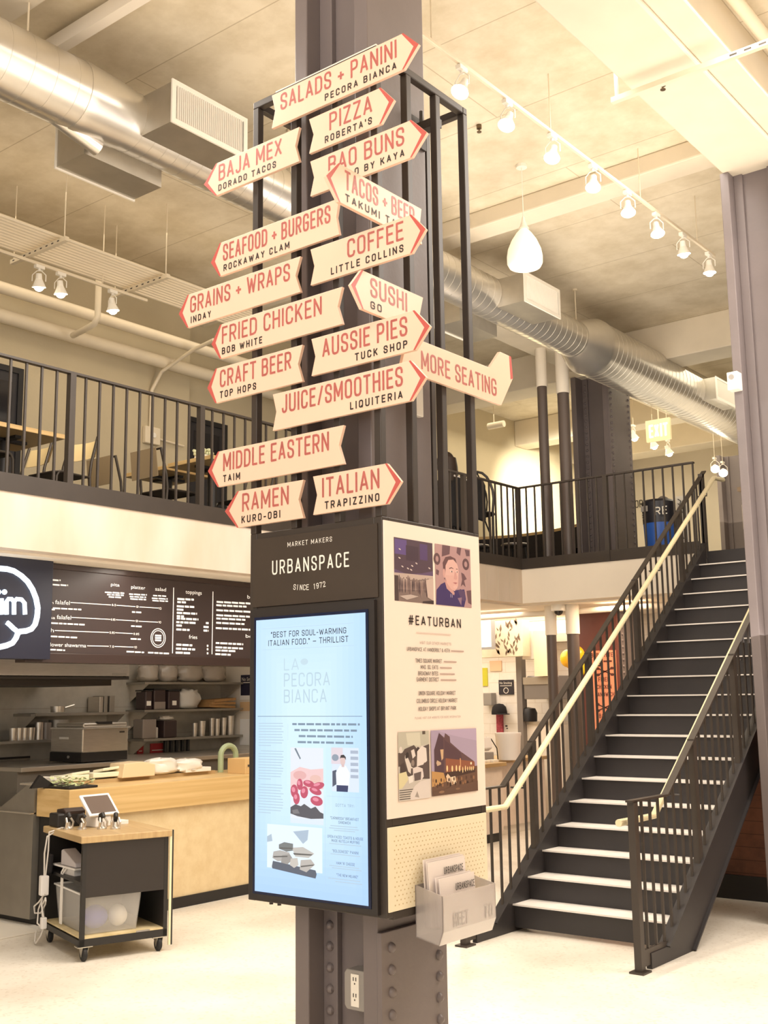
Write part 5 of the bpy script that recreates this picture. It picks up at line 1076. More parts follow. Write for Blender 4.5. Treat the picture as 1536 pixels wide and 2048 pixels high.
def blob(name, label, cat, y0, y1, z, h, m, d=.2, x=XF, seed=1, grp=None):
    """crumpled soft mass resting at z"""
    mb = MB(); rr = random.Random(seed); n, k = 18, 10; vs = []; cy = (y0 + y1) / 2
    for j in range(k + 1):
        t = pi * j / k
        for i in range(n):
            a = 2 * pi * i / n; w_ = 1 + rr.uniform(-.16, .16); sx = abs(sin(t)) ** .55
            vs.append((x + d / 2 * sx * cos(a) * w_, cy + (y1 - y0) / 2 * sx * sin(a) * w_, z + h / 2 + h / 2 * (abs(cos(t)) ** .7) * (1 if cos(t) > 0 else -1) * (w_ if cos(t) > 0 else 1)))
    fs = [(j * n + i, (j + 1) * n + i, (j + 1) * n + (i + 1) % n, j * n + (i + 1) % n) for j in range(k) for i in range(n)]
    mb._add(vs, fs); o = mb.build(name, m, smooth=True, angle=50); return tag(o, label, cat, grp)
blob('plastic_bag', 'crumpled pale plastic bag on the middle shelf between tubs and paper', 'bag', yq(353), yq(396), 1.655, .22, mat('cloudy_plastic', (206, 200, 190), .3), seed=4)
BR = mat('brown_paper', (178, 136, 86), .7, noise=.15, nscale=20)
for i, lb_ in enumerate(('lowest flat brown paper bag on the middle shelf', 'middle flat brown paper bag on the middle shelf', 'top flat brown paper bag on the middle shelf')):
    tag(MB().obox((XF + .01 * i, yq(432) + .01 * i, 1.676 + .037 * i), (.11, .01, 0), (-.01, .21 - .015 * i, .01 * (i - 1)), (0, 0, .016)).build('paper_bag', BR, bevel=.005), lb_, 'paper bag', 'brown paper bags on the middle shelf')
for i, (a, b) in enumerate(((276, 312), (315, 352), (355, 402), (405, 447))):
    blob('bagged_lids', ('leftmost', 'second from left', 'third from left', 'rightmost')[i] + ' clear bag of supplies on the top shelf', 'bag', yq(a), yq(b), 1.955, .2, mat('hazy_plastic', (172, 162, 150), .3), seed=10 + i, grp='clear bags on the top shelf')
for lb_, a, b, h, m in (('tall hazy tub at the left of the lowest shelf', 276, 305, .21, CT), ('hazy tub with crumpled cloth on it, lowest shelf', 318, 346, .19, DT)): tub(lb_, a, b, 1.345, h, m, 'tubs on the lowest shelf')
blob('cloth', 'crumpled cloth on the tub of the lowest shelf', 'cloth', yq(320), yq(345), 1.535, .05, M_white, .12, seed=3)
tub('small pale tub between the hazy tubs on the lowest shelf', 298, 312, 1.345, .12, mat('pale_tub', (186, 178, 166), .4), 'tubs on the lowest shelf', .12)
for i, (a, b, h) in enumerate(((385, 394, .15), (398, 410, .17), (420, 428, .2), (430, 439, .19), (443, 452, .2), (454, 467, .22))):
    y0, y1 = yq(a), yq(b); r = min((y1 - y0) / 2, .05)
    cu = thing('steel_cup', ('first', 'second', 'third', 'fourth', 'fifth', 'sixth and tallest')[i] + ' steel cup from the left on the lowest shelf', 'cup', (XF, (y0 + y1) / 2, 1.345), 0, 'steel cups on the lowest shelf'); MB().lathe([(r * .8, 0), (r, h * .8), (r * 1.02, h), (r * .9, h), (r * .75, .01), (0, .01)], (XF, (y0 + y1) / 2, 1.345), 16).build('body', M_ss, cu, smooth=True)
RC = mat('red_card', (196, 58, 62), .5)
for lb_, a, b in (('narrow red hanging card under the lowest shelf', 277, 289), ('wide red hanging card under the lowest shelf', 303, 333)):
    y0, y1 = yq(a, -9.96), yq(b, -9.96); t = thing('red_card', lb_, 'card', (-9.965, (y0 + y1) / 2, 1.11), 0, 'red cards under the shelf'); B(-9.97, -9.96, y0, y1, 1.10, 1.28).build('card', RC, t); B(-9.96, -9.958, y0 + .02, y1 - .02, 1.20, 1.21).box(-9.96, -9.958, y0 + .02, y1 - .02, 1.15, 1.16).build('print_lines', M_whitemetal, t)
rk = thing('utensil_rack', 'black rack of hanging kitchen tools below the lowest shelf', 'utensil rack', (-9.9, yq(367), 1.1)); B(-9.97, -9.93, yq(344), yq(390), 1.30, 1.34).build('bar', M_blackdk, rk)
for i in range(5):
    y = yq(348) + i * .085; tl = MB().cyl((-9.92, y, 1.31), (-9.92, y, 1.12), .02, 8).lathe([(.03, 0), (.04, .03), (.03, .1)], (-9.92, y, 1.05), 12); tl.build('hanging_tool', M_blackdk, rk, smooth=True)
for i, p in enumerate((29, 41, 52, 64)):
    y = yq(p); g = thing('glass_tumbler', ('first', 'second', 'third', 'fourth')[i] + ' glass tumbler from the left on the left shelf', 'glass', (XF, y, 1.385), 0, 'glass tumblers on the left shelf'); MB().lathe([(.036, 0), (.042, .12), (.038, .12), (.033, .008), (0, .008)], (XF, y, 1.385), 16).build('body', M_ss, g, smooth=True)
for lb_, p, r, h, m in (('bright tall steel canister beside the tumblers', 80, .042, .17, M_ss), ('clear jar right of the steel canister', 95, .05, .165, CT), ('wide steel pot at the right of the left shelf', 119, .10, .19, M_ssd)):
    y = yq(p); t = thing('canister', lb_, 'canister', (XF, y, 1.385), 0, 'canisters on the left shelf'); MB().lathe([(r, 0), (r, h), (r * .92, h), (r * .9, .01), (0, .01)], (XF, y, 1.385), 20).build('body', m, t, smooth=True)
for lb_, p0, p1, h in (('upright pan leaning at the left of the short shelf', 196, 203, .16), ('dark upright tray on the short shelf', 205, 212, .17), ('grey upright tray at the right of the short shelf', 216, 226, .17)):
    tag(B(-9.95, -9.75, yq(p0), yq(p1), 1.64, 1.64 + h).build('oven_tray', M_ss if p0 < 200 else M_ssd, bevel=.004), lb_, 'tray', 'trays on the short shelf')
tag(MB().lathe([(.07, 0), (.075, .06), (.06, .06), (0, .01)], (-9.75, yq(116, -9.75), 1.64 + .01), 16).cyl((-9.75, yq(116, -9.75) + .07, 1.69), (-9.75, yq(116, -9.75) + .2, 1.72), .01, 6).build('saucepan', M_ss, smooth=True), 'small steel saucepan on a bracket under the hood', 'saucepan')
sb = thing('steel_shelf', 'small steel bracket shelf under the hood', 'shelf', (-9.85, 6.9, 1.62)); B(-9.97, -9.66, 6.6, 7.0 - .46 + .2, 1.62, 1.645).build('board', M_ssd, sb)
# oven on its stand
ov = thing('countertop_oven', 'stainless countertop oven on the back counter of the falafel stall', 'oven', (-9.05, 6.87, 1.18)); YO0, YO1, XO = 6.60, 7.135, -8.9
B(XO - .5, XO, YO0, YO1, 1.275, 1.50).build('body', M_ss, ov, bevel=.01); B(XO - .5, XO + .02, YO0 - .01, YO1 + .012, 1.495, 1.51).build('top_rim', mat('bright_rim', (236, 230, 220), .2, .6), ov); B(XO - .45, XO - .02, YO0 + .02, YO1, 1.51, 1.55).build('top_cover', M_ss, ov, bevel=.01)
B(XO - .5, XO - .005, YO0 - .005, YO1, 1.19, 1.275).build('base', M_blackdk, ov); B(XO - .05, XO - .01, 6.78, 6.95, 1.535, 1.56).build('handle', M_blackdk, ov); B(XO, XO + .003, 7.03, 7.09, 1.45, 1.465).build('badge', M_slot, ov); B(XO - .36, XO - .22, YO0 - .004, YO0, 1.40, 1.42).build('control_strip', M_whitemetal, ov)
MB().cyl((XO - .2, YO0 - .015, 1.235), (XO - .2, YO0, 1.235), .014, 10).build('knob', M_grey, ov, smooth=True)
wc = thing('work_counter', 'stainless back counter carrying the oven', 'counter', (-9.3, 7, 0)); B(-9.9, -8.82, 5.9, 9.3, 1.14, 1.18).build('top', M_ss, wc, bevel=.004); B(-9.9, -8.88, 5.9, 9.3, 0, 1.14).build('cabinet', M_ssd, wc)
pn = thing('wall_panel', 'square steel access panel on the wall at far left', 'panel', (-9.96, 6.4, 1.0)); B(-9.97, -9.955, 6.25, 6.75, .85, 1.22).build('plate', M_ssd, pn, bevel=.006); B(-9.955, -9.95, 6.25, 6.75, 1.2, 1.22).build('frame', M_blackdk, pn)
# front counter
ct = thing('service_counter', 'pale wood service counter of the falafel stall with a patterned front', 'counter', (-7.8, 7.4, 0))
B(-7.98, -7.55, 5.49, 9.4, .845, 1.065).build('wood_fascia', M_wood, ct, bevel=.004)
def pattern_mat():
    m = seam_mat('yellow_patterned_tile', (246, 228, 188), (236, 214, 170), .115, .1, .4, .012, (pi / 2, 0, pi / 2), .86, 9., .05); return m
B(-8.36, -7.9, 5.95, 9.4, 1.02, 1.062).build('worktop', M_wood, ct)
B(-7.9, -7.6, 5.62, 9.4, .09, .845).build('front_panel', pattern_mat(), ct); B(-7.9, -7.585, 5.62, 9.4, 0, .09).build('kick_plate', M_blackdk, ct); B(-7.97, -7.62, 5.52, 5.62, 0, .845).build('end_panel', mat('black_end_panel', (38, 35, 33), .4), ct); B(-7.80, -7.76, 5.515, 5.52, .58, .63).build('outlet', M_grey, ct)
tag(B(-8.12, -7.99, 5.75, 7.45, 1.06, 1.095).box(-8.06, -8.03, 5.8, 7.4, .9, 1.06).build('counter_ledge', M_woodd), 'narrow brown ledge behind the wood counter top', 'ledge')
sc_ = thing('steel_counter', 'dark stainless counter end at the far left with a sloping guard', 'counter', (-8.7, 5.5, 0)); B(-9.6, -7.99, 5.47, 5.53, .05, .86).build('front_sheet', M_ssd, sc_); MB().prism([(-9.4, .86), (-7.99, .86), (-7.99, 1.085), (-8.1, 1.085), (-8.46, .895), (-9.4, .895)], (0, 5.475, 0), UX, UZ, (0, .05, 0)).build('sloping_guard', M_ssd, sc_); B(-9.6, -7.99, 5.44, 5.56, .862, .872).build('edge_strip', M_ss, sc_); B(-8.2, -7.99, 5.475, 5.8, 1.085, 1.10).build('guard_top', M_ss, sc_); B(-9.5, -7.99, 5.53, 5.56, 0, .86).build('plinth', M_blackdk, sc_)
tag(MB().tube([(-8.05, 5.6, 1.10), (-8.05, 5.6, 1.14), (-7.95, 5.62, 1.14), (-7.95, 5.62, 1.10)], .012, 6).box(-8.07, -7.93, 5.58, 5.64, 1.12, 1.145).build('white_clip', M_whitemetal), 'small white clip stand on the steel guard at left', 'clip stand')
tag(B(-8.9, -7.72, 5.02, 5.40, 0, .012).build('floor_mat', mat('pale_mat', (222, 214, 200), .7), bevel=.004), 'pale flat mat on the floor below the steel counter', 'mat')
# things on the counter
pl = thing('herb_tray', 'black tray of pale green herbs on the left end of the wood counter', 'plant', (-7.78, 5.66, 1.066)); B(-7.95, -7.60, 5.52, 5.80, 1.066, 1.085).build('tray', M_blackdk, pl, bevel=.004); MB().prism([(-.14, 0), (.1, 0), (-.06, .1)], (-7.9, 5.50, 1.075), UY, UZ, (.03, 0, 0)).build('dark_flap', M_blackdk, pl)
g = MB(); rr = random.Random(5)
for i in range(150):
    x, y, z = rr.uniform(-7.92, -7.62), rr.uniform(5.54, 5.79), 1.085 + rr.uniform(0, .065); a = rr.uniform(0, 6.28); u = Vector((cos(a), sin(a), rr.uniform(-.3, .6))) * .02; v = Vector((-sin(a), cos(a), rr.uniform(-.3, .5))) * .012; p = Vector((x, y, z)); g.poly([p - u, p + v, p + u, p - v]); 
g.build('leaves', mat('pale_green_herb', (206, 214, 160), .55), pl)
for i, (lb_, y, h) in enumerate((('flat pale carton behind the herbs, with a dark corner', 5.86, .05), ('folded cream napkins on the counter left of the white box', 6.18, .04))): tag(MB().obox((-8.06, y, 1.12 + i * .01), (.08, 0, .0), (0, .14, .0), (0, 0, h / 2)).obox((-8.05, y + .05, 1.15 + i * .02), (.06, .01, .01), (0, .09, .006), (0, 0, .012)).build('carton' if i == 0 else 'napkin_stack', mat('cream_paper', (240, 234, 206), .6), bevel=.006), lb_, 'carton' if i == 0 else 'napkins')
tag(MB().prism([(6.30, 1.095), (6.66, 1.095), (6.66, 1.195), (6.52, 1.225), (6.32, 1.215)], (-8.12, 0, 0), UY, UZ, (.2, 0, 0)).build('cardboard_box', mat('pale_cardboard', (232, 208, 168), .7), bevel=.006), 'pale cardboard box on the counter ledge, left of the white bundles', 'box')
for i, (a, b, h) in enumerate(((6.62, 7.0, .14), (6.98, 7.28, .12))): blob('white_bundle', ('larger white wrapped bundle on the counter ledge', 'smaller white wrapped bundle on the counter ledge, to the right')[i], 'bundle', a, b, 1.095, h, M_whitemetal, .2, -8.03, 20 + i, 'white bundles on the ledge')
tag(B(-8.1, -7.95, 7.05, 7.36, 1.095, 1.135).build('white_tray', M_whitemetal, bevel=.006), 'flat white tray under the right bundle', 'tray')
bx2 = thing('cardboard_box', 'brown cardboard box with a hand hole on the counter beside the kiosk', 'box', (-7.75, 7.7, 1.065)); B(-7.9, -7.66, 7.52, 7.9, 1.065, 1.205).build('carton', mat('kraft_cardboard', (216, 180, 124), .7), bx2, bevel=.004); B(-7.66, -7.655, 7.55, 7.60, 1.13, 1.15).build('hand_hole', M_slot, bx2)
tag(MB().tube([(-8.1, 7.62, 1.063)] + [(-8.1, 7.72 - .10 * cos(pi * k / 10), 1.22 + .09 * sin(pi * k / 10)) for k in range(11)] + [(-8.1, 7.82, 1.063)], .028, 10).build('green_handle', mat('pale_green_plastic', (176, 190, 150), .45), smooth=True), 'pale green arched handle standing behind the cardboard box', 'handle')
# posters on the partition
np_ = thing('notice', 'dark no smoking notice on the white partition, half hidden by the kiosk', 'notice', (-9.2, 9.44, 1.9)); q = aty(482, 1327, 9.44)
B(q.x, q.x + .3, 9.438, 9.449, 1.80, 2.04).build('sheet', mat('navy_sheet', (44, 42, 62), .5), np_); MB().text('No Smoking', (q.x + .02, 9.437, 1.97), UX, UZ, .26, .045, 'l', .02).box(q.x + .02, q.x + .28, 9.437, 9.438, 1.945, 1.955).build('lettering', M_whitemetal, np_)
for i, (a, b, c, lb_) in enumerate(((1365, 1400, (246, 242, 236), 'white sheet taped below the no smoking notice'), (1404, 1422, (222, 186, 140), 'tan sheet below the white sheets on the partition'), (1438, 1490, (250, 248, 244), 'lower white sheet with a small drawing on the partition'))):
    q0, q1 = aty(480, a, 9.44), aty(480, b, 9.44); tag(B(q0.x, q0.x + .26, 9.44, 9.449, q1.z, q0.z).build('paper_sheet', mat('sheet_%d' % i, c, .6)), lb_, 'paper sheet')
# ---------------------------------------------------------------- payment cart on casters
CA = (-6.60, 4.925, 0); RZ = math.atan2(.951, .31)
cart = thing('rolling_cart', 'black rolling cart with an oak top in front of the wood counter', 'cart', CA, RZ)
def cb_(name, m, *b, parent=None, bevel=0.): return B(*b).build(name, m, parent or cart, world=False, bevel=bevel)
LX, LY = .63, .84
cb_('top', M_woodd, -.02, LX + .02, -.02, LY + .02, .785, .832, bevel=.006)
for x in (0, LX - .03):
    for y in (0, LY - .03): cb_('post', M_blackdk, x, x + .03, y, y + .03, .10, .785)
cb_('front_panel', mat('black_laminate', (44, 38, 36), .4, noise=.1, nscale=4), .03, LX - .03, .002, .02, .42, .785)
cb_('back_panel', M_blackdk, LX - .028, LX - .01, .03, LY - .03, .14, .785)
cb_('far_panel', M_blackdk, .03, LX - .03, LY - .02, LY - .004, .14, .785)
cb_('middle_shelf', M_blackdk, .01, LX - .03, .02, LY - .03, .50, .52)
fr = MB(); fr.box(0, LX, 0, .03, .10, .15); fr.box(0, LX, LY - .03, LY, .10, .15); fr.box(0, .03, 0, LY, .10, .14); fr.box(LX - .03, LX, 0, LY, .10, .15); fr.build('base_frame', M_blackdk, cart, world=False)
cb_('bottom_shelf', mat('worn_pale_shelf', (224, 206, 164), .5, rgb2=(196, 176, 128), nscale=7), .005, LX - .01, .004, LY - .02, .15, .162)
cb_('shelf_label', M_grey, .40, .50, .0005, .004, .151, .161)
cb_('edge_pole', mat('cream_edging', (236, 222, 186), .4), LX + .006, LX + .022, -.012, .004, .04, .83); cb_('edge_pole_stripe', M_blackdk, LX + .022, LX + .034, -.012, .004, .04, .83)
for x, y in ((.03, .03), (LX - .06, .03), (.03, LY - .05), (LX - .06, LY - .05)):
    w_ = MB().lathe([(0, -.016), (.04, -.016), (.048, -.010), (.048, .010), (.04, .016), (0, .016)], (x + .01, y + .01, .048), 20, 'x').build('caster', M_rub, cart, world=False, smooth=True)
    fk = MB().prism([(-.01, .03), (.04, .09), (.045, .1), (-.04, .1), (-.035, .09)], (x - .012, y + .01, 0), UY, UZ, (.003, 0, 0)); fk.prism([(-.01, .03), (.04, .09), (.045, .1), (-.04, .1), (-.035, .09)], (x + .03, y + .01, 0), UY, UZ, (.003, 0, 0)); fk.box(x - .045, x + .06, y - .03, y + .045, .094, .10)
    fk.build('fork', M_galvr, w_, world=False)
# local-to-world for things standing on the cart
CR = Matrix.Rotation(RZ, 4, 'Z'); CA_ = Vector(CA)
def onc(x, y, z): return CA_ + CR @ Vector((x, y, z))
def ct_(name, label, cat, x, y, z, dr=0., grp=None): return thing(name, label, cat, onc(x, y, z), RZ + dr, grp)
tb = ct_('storage_tub', 'cloudy plastic tub on the bottom shelf of the cart', 'tub', .24, .36, .162)
TP = mat('cloudy_clear_plastic', (236, 232, 226), .25, alpha=.24)
def taper(mb, w0, d0, w1, d1, h, t=.004):
    o = [(-w0, -d0, 0), (w0, -d0, 0), (w0, d0, 0), (-w0, d0, 0), (-w1, -d1, h), (w1, -d1, h), (w1, d1, h), (-w1, d1, h)]; i = [(x * .975, y * .98, z + (t if z == 0 else 0)) for x, y, z in o]
    return mb._add(o + i, [(0, 1, 5, 4), (1, 2, 6, 5), (2, 3, 7, 6), (3, 0, 4, 7), (0, 3, 2, 1), (8, 12, 13, 9), (9, 13, 14, 10), (10, 14, 15, 11), (11, 15, 12, 8), (8, 9, 10, 11), (4, 5, 13, 12), (5, 6, 14, 13), (6, 7, 15, 14), (7, 4, 12, 15)])
taper(MB(), .185, .29, .205, .33, .27).build('body', TP, tb, world=False, bevel=.006)
MB().box(-.215, -.2, -.335, .335, .262, .275).box(.2, .215, -.335, .335, .262, .275).box(-.215, .215, -.34, -.325, .262, .275).box(-.215, .215, .325, .34, .262, .275).build('rim', mat('cloudy_rim', (236, 232, 226), .3), tb, world=False, bevel=.003)
p = onc(.17, .20, .17); tag(MB().ball((p.x, p.y, p.z + .085), .085, .09, .08, 14, 10).build('blue_cloth', mat('periwinkle_cloth', (58, 76, 190), .8), smooth=True), 'blue bundle seen through the cloudy tub', 'cloth')
p = onc(.33, .185, .17); tag(MB().ball((p.x, p.y, p.z + .08), .075, .06, .075, 16, 10).build('white_roll', mat('white_roll_paper', (244, 238, 228), .7), smooth=True), 'round white roll seen through the cloudy tub', 'paper roll')
# tablet register
tr = ct_('tablet_register', 'white tablet register tilted on its stand on the cart top', 'register', .30, .55, .832, radians(18))
MB().prism([(-.06, 0), (.07, 0), (.07, .17), (-.06, .07)], (-.07, 0, 0), UY, UZ, (.14, 0, 0)).build('stand', M_plas, tr, world=False, bevel=.008)
n = Vector((0, -.72, .69)); u = Vector((1, 0, 0)); v = Vector((0, .69, .72)); c = Vector((0, .0, .155))
tb_ = MB().obox(c, u * .135, v * .10, n * .009).build('tablet', M_plas, tr, world=False, bevel=.006); MB().obox(c + n * .0093, u * .112, v * .08, n * .0006).build('screen', mat('grey_screen', (112, 98, 90), .12), tb_, world=False)
pr = ct_('receipt_printer', 'black receipt printer at the back left of the cart top', 'printer', .10, .72, .832, .1); B(-.09, .13, -.07, .09, 0, .10).build('housing', M_blackdk, pr, world=False, bevel=.012); MB().prism([(-.07, .09), (.09, .09), (.09, .12), (-.02, .135), (-.07, .115)], (-.03, 0, 0), UY, UZ, (.16, 0, 0)).build('cover', mat('dark_brown_plastic', (60, 46, 40), .4), pr, world=False, bevel=.006)
for i, (x, y, lb_, dr) in enumerate(((.06, .52, 'leftmost chrome reader stand on the cart top', .4), (.13, .42, 'second chrome reader stand on the cart top, lying lower', 1.0), (.26, .36, 'third chrome reader stand on the cart top', .2), (.34, .30, 'rightmost chrome reader stand on the cart top', -.3))):
    rd = ct_('reader_stand', lb_, 'card reader', x, y, .832, dr, 'card reader stands on the cart'); MB().lathe([(.036, 0), (.036, .008), (.02, .02), (.014, .05)], (0, 0, 0), 16).build('base', M_ss, rd, world=False, smooth=True)
    MB().tube([(0, .012, .04), (0, .03, .065), (0, .02, .098), (0, -.005, .105), (0, -.022, .085)], [.010, .016, .018, .017, .012], 10).build('cradle', M_blackdk, rd, world=False, smooth=True); MB().tube([(-.028, -.01, .01), (-.03, -.02, .05), (-.02, .0, .08)], .008, 8).tube([(.028, -.01, .01), (.03, -.02, .05), (.02, .0, .08)], .008, 8).build('chrome_arm', M_ss, rd, world=False, smooth=True)
wp = ct_('paper_pad', 'white pad on the cart top right of the tablet', 'pad', .47, .60, .832, .2); B(-.06, .06, -.05, .05, 0, .03).build('pad', M_plas, wp, world=False, bevel=.003)
wd = ct_('card_terminal', 'white wedge terminal on the middle shelf of the cart', 'terminal', .09, .45, .52, .1); MB().prism([(-.13, 0), (.13, .0), (.13, .10), (.10, .11), (-.12, .03)], (-.045, 0, .06), UY, UZ, (.10, 0, 0)).build('terminal', mat('pale_grey_plastic', (196, 190, 192), .35), wd, world=False, bevel=.006)
MB().prism([(-.15, .0), (.26, .0), (.26, .012), (-.15, .012)], (-.06, 0, .045), UY, UZ, (.13, 0, 0)).build('tray', M_plas, wd, world=False, bevel=.003); B(-.04, .05, -.1, .1, 0, .045).build('foot', M_plas, wd, world=False)
dk = ct_('black_cloth', 'black cloth hanging out of the left side of the cart', 'cloth', -.02, .72, .35); MB().prism([(-.10, .3), (.06, .3), (.16, .12), (.13, .02), (.05, .05), (-.08, .17)], (-.015, 0, 0), UY, UZ, (.03, 0, 0)).build('cloth', M_fab, dk, world=False, bevel=.01)
cbm = mat('white_cable', (226, 220, 212), .45)
cbk = ct_('power_brick', 'larger white power brick dangling beside the cart', 'power adapter', -.06, .66, .36); B(-.03, .03, -.03, .03, 0, .14).build('brick', M_plas, cbk, world=False, bevel=.008)
MB().tube([(0, 0, .14), (-.01, -.02, .3), (.0, -.04, .42), (.09, -.08, .478), (.12, -.09, .476)], .006, 6).tube([(.01, 0, .14), (.015, -.03, .32), (.01, -.05, .45), (.08, -.10, .478)], .006, 6).tube([(0, 0, 0), (-.02, .04, -.05), (-.03, .12, -.09), (-.02, .13, -.14), (0, .05, -.13), (.01, -.02, -.06), (.0, -.06, -.03), (.0, -.05, -.01), (0, .03, -.08), (.0, .0, -.18)], .006, 6).build('cable', cbm, cbk, world=False, smooth=True)
cbs = ct_('power_brick', 'smaller white power brick hanging lower beside the cart', 'power adapter', -.06, .64, .13); B(-.02, .02, -.022, .022, 0, .08).build('brick', M_plas, cbs, world=False, bevel=.006)
MB().tube([(0, 0, .08), (-.01, .03, .17), (0, .04, .22), (0, -.02, .25)], .006, 6).tube([(0, 0, 0), (-.01, .02, -.05), (-.02, .10, -.115), (-.01, .16, -.115), (.0, .18, -.07), (0, .16, -.03)], .006, 6).tube([(0, .02, 0), (-.02, .08, .03), (-.01, .1, .12), (0, .05, .2)], .006, 6).build('cable', cbm, cbs, world=False, smooth=True)
cw = ct_('charging_cable', 'pair of pale cables hanging inside the open side of the cart', 'cable', .02, .48, .165); MB().tube([(0, 0, .012), (0, 0, .36), (.02, -.02, .40)], .006, 6).tube([(0, .03, .012), (0, .03, .37), (.02, .02, .41)], .006, 6).build('cable', cbm, cw, world=False, smooth=True)

# ---------------------------------------------------------------- stalls under the back balcony
TW = seam_mat('white_tile', (246, 240, 232), (238, 230, 220), .3, .15, .25, .004, (pi / 2, 0, 0), .85, 4., .03)
struct('wall_stall_rear', B(-10, -5.6, 14.2, 14.3, 0, ZB - .02), TW)
WPN = seam_mat('white_planked_front', (236, 222, 208), (226, 210, 194), 3.0, .17, .5, .004, (pi / 2, 0, pi / 2), .8, 5., .05)
def scount(label, x0, x1, y0, y1, kick=True):
    t = thing('stall_counter', label, 'counter', ((x0 + x1) / 2, (y0 + y1) / 2, 0)); B(x0, x1 - .03, y0, y1, .11, .90).build('front_panel', WPN, t); B(x0, x1 - .07, y0, y1, 0, .11).build('kick_plate', M_blackdk if kick else M_whitemetal, t); B(x0, x1 + .03, y0 - .02, y1 + .02, .90, .945).build('worktop', M_woodd, t, bevel=.005); return t
scount('white planked counter with an oak top just right of the kiosk', -8.3, -7.64, 9.6, 11.95); scount('farther white planked counter behind the stair railing', -8.6, -7.95, 12.05, 13.5, False)
# botanical sign band and light box
sg = thing('patterned_sign_band', 'cream sign band with brown leaf drawings below the balcony corner', 'sign', (-8.6, 13.3, 2.2)); a, b = aty(964, 1240, 13.3), aty(1046, 1312, 13.3)
B(a.x - .1, b.x, 13.3, 13.5, b.z, 2.80).build('band', mat('cream_pattern_board', (222, 206, 176), .5, noise=.1, nscale=12), sg)
lf = MB(); rr = random.Random(3)
for i in range(46):
    x, z, an, l = rr.uniform(a.x + .1, b.x - .03), rr.uniform(b.z + .05, 2.78), rr.uniform(-.9, .9) + pi / 2, rr.uniform(.03, .06); u = Vector((cos(an), 0, sin(an))) * l; v = Vector((-sin(an), 0, cos(an))) * l * .35; p = Vector((x, 13.298, z)); lf.poly([p - u, p - u * .2 + v, p + u, p - u * .2 - v])
lf.build('leaf_drawings', mat('brown_leaf_ink', (120, 96, 74), .6), sg)
lx = thing('light_box', 'bright blank light box left of the botanical sign band', 'light box', (-8.9, 13.0, 2.2)); a, b = aty(950, 1240, 13.0), aty(985, 1298, 13.0); B(a.x, b.x, 13.0, 13.08, b.z, a.z).build('housing', M_grey, lx); B(a.x + .02, b.x - .02, 12.99, 13.0, b.z + .03, a.z - .02).build('lit_face', mat('lit_white_face', (255, 250, 240), .4, emit=(255, 248, 236), estr=1.2), lx)
def pane(name, label, cat, p0, p1, y, m, d=.03, grp=None, bevel=.0):
    a, b = aty(*p0, y), aty(*p1, y); return tag(B(a.x, b.x, y, y + d, b.z, a.z).build(name, m, bevel=bevel), label, cat, grp)
pane('wall_sheet', 'tan boxed sheet high on the white rear wall beside the kiosk', 'sheet', (979, 1322), (1003, 1342), 14.18, mat('tan_sheet', (236, 196, 160), .6))
pane('wall_sheet', 'yellow-green strip poster at the left of the white rear wall', 'poster', (962, 1336), (975, 1372), 14.18, mat('acid_yellow', (206, 200, 60), .5))
ns = thing('notice', 'black no smoking notice on the white rear wall', 'notice', (-9.0, 14.18, 1.6)); a, b = aty(997, 1360, 14.18), aty(1027, 1389, 14.18); B(a.x, b.x, 14.18, 14.20, b.z, a.z).build('sheet', mat('black_sheet', (48, 44, 52), .5), ns); wv = b.x - a.x
tx = MB().text('No Smoking', (a.x + .08 * wv, 14.178, a.z - .28 * (a.z - b.z)), UX, UZ, wv * .84, .035, 'l', .02).box(a.x + .1 * wv, b.x - .1 * wv, 14.177, 14.179, a.z - .42 * (a.z - b.z), a.z - .38 * (a.z - b.z))
for k in range(16): 
    an = 2 * pi * k / 16; a2 = 2 * pi * (k + 1) / 16; cx, cz = (a.x + b.x) / 2, b.z + .28 * (a.z - b.z); tx.poly([(cx + r * cos(t), 14.178, cz + r * sin(t)) for r, t in ((.045, an), (.045, a2), (.035, a2), (.035, an))])
tx.build('lettering', M_whitemetal, ns)
pane('paper_dispenser', 'grey dispenser on the white rear wall beside the kiosk edge', 'dispenser', (966, 1386), (983, 1411), 14.06, M_grey, .14, bevel=.01)
pane('steel_post', 'grey square steel post in the rear stall', 'post', (1031, 1312), (1049, 1530), 13.62, mat('mid_grey_metal', (130, 122, 116), .4), .12)
a, b = aty(1047, 1352, 13.6), aty(1112, 1398, 13.6); eh = thing('exhaust_hood', 'grey exhaust hood in the rear stall behind the stair railing', 'hood', ((a.x + b.x) / 2, 13.9, b.z)); MB().prism([(14.19, b.z), (13.6, b.z), (13.6, a.z - .1), (13.7, a.z), (14.19, a.z)], (a.x, 0, 0), UY, UZ, (b.x - a.x, 0, 0)).build('canopy', mat('grey_hood', (150, 144, 140), .35, .5), eh, bevel=.01); B(a.x, b.x, 13.58, 13.6, a.z - .12, a.z - .02).build('edge_strip', M_ss, eh)
pane('hanging_panel', 'peach blank panel hanging left of the round pipes', 'panel', (1066, 1262), (1100, 1352), 13.5, mat('peach_panel', (250, 222, 184), .6), .2)
pane('soffit_panel', 'white upper panel left of the peach panel', 'panel', (1043, 1262), (1068, 1318), 13.55, M_white, .2)
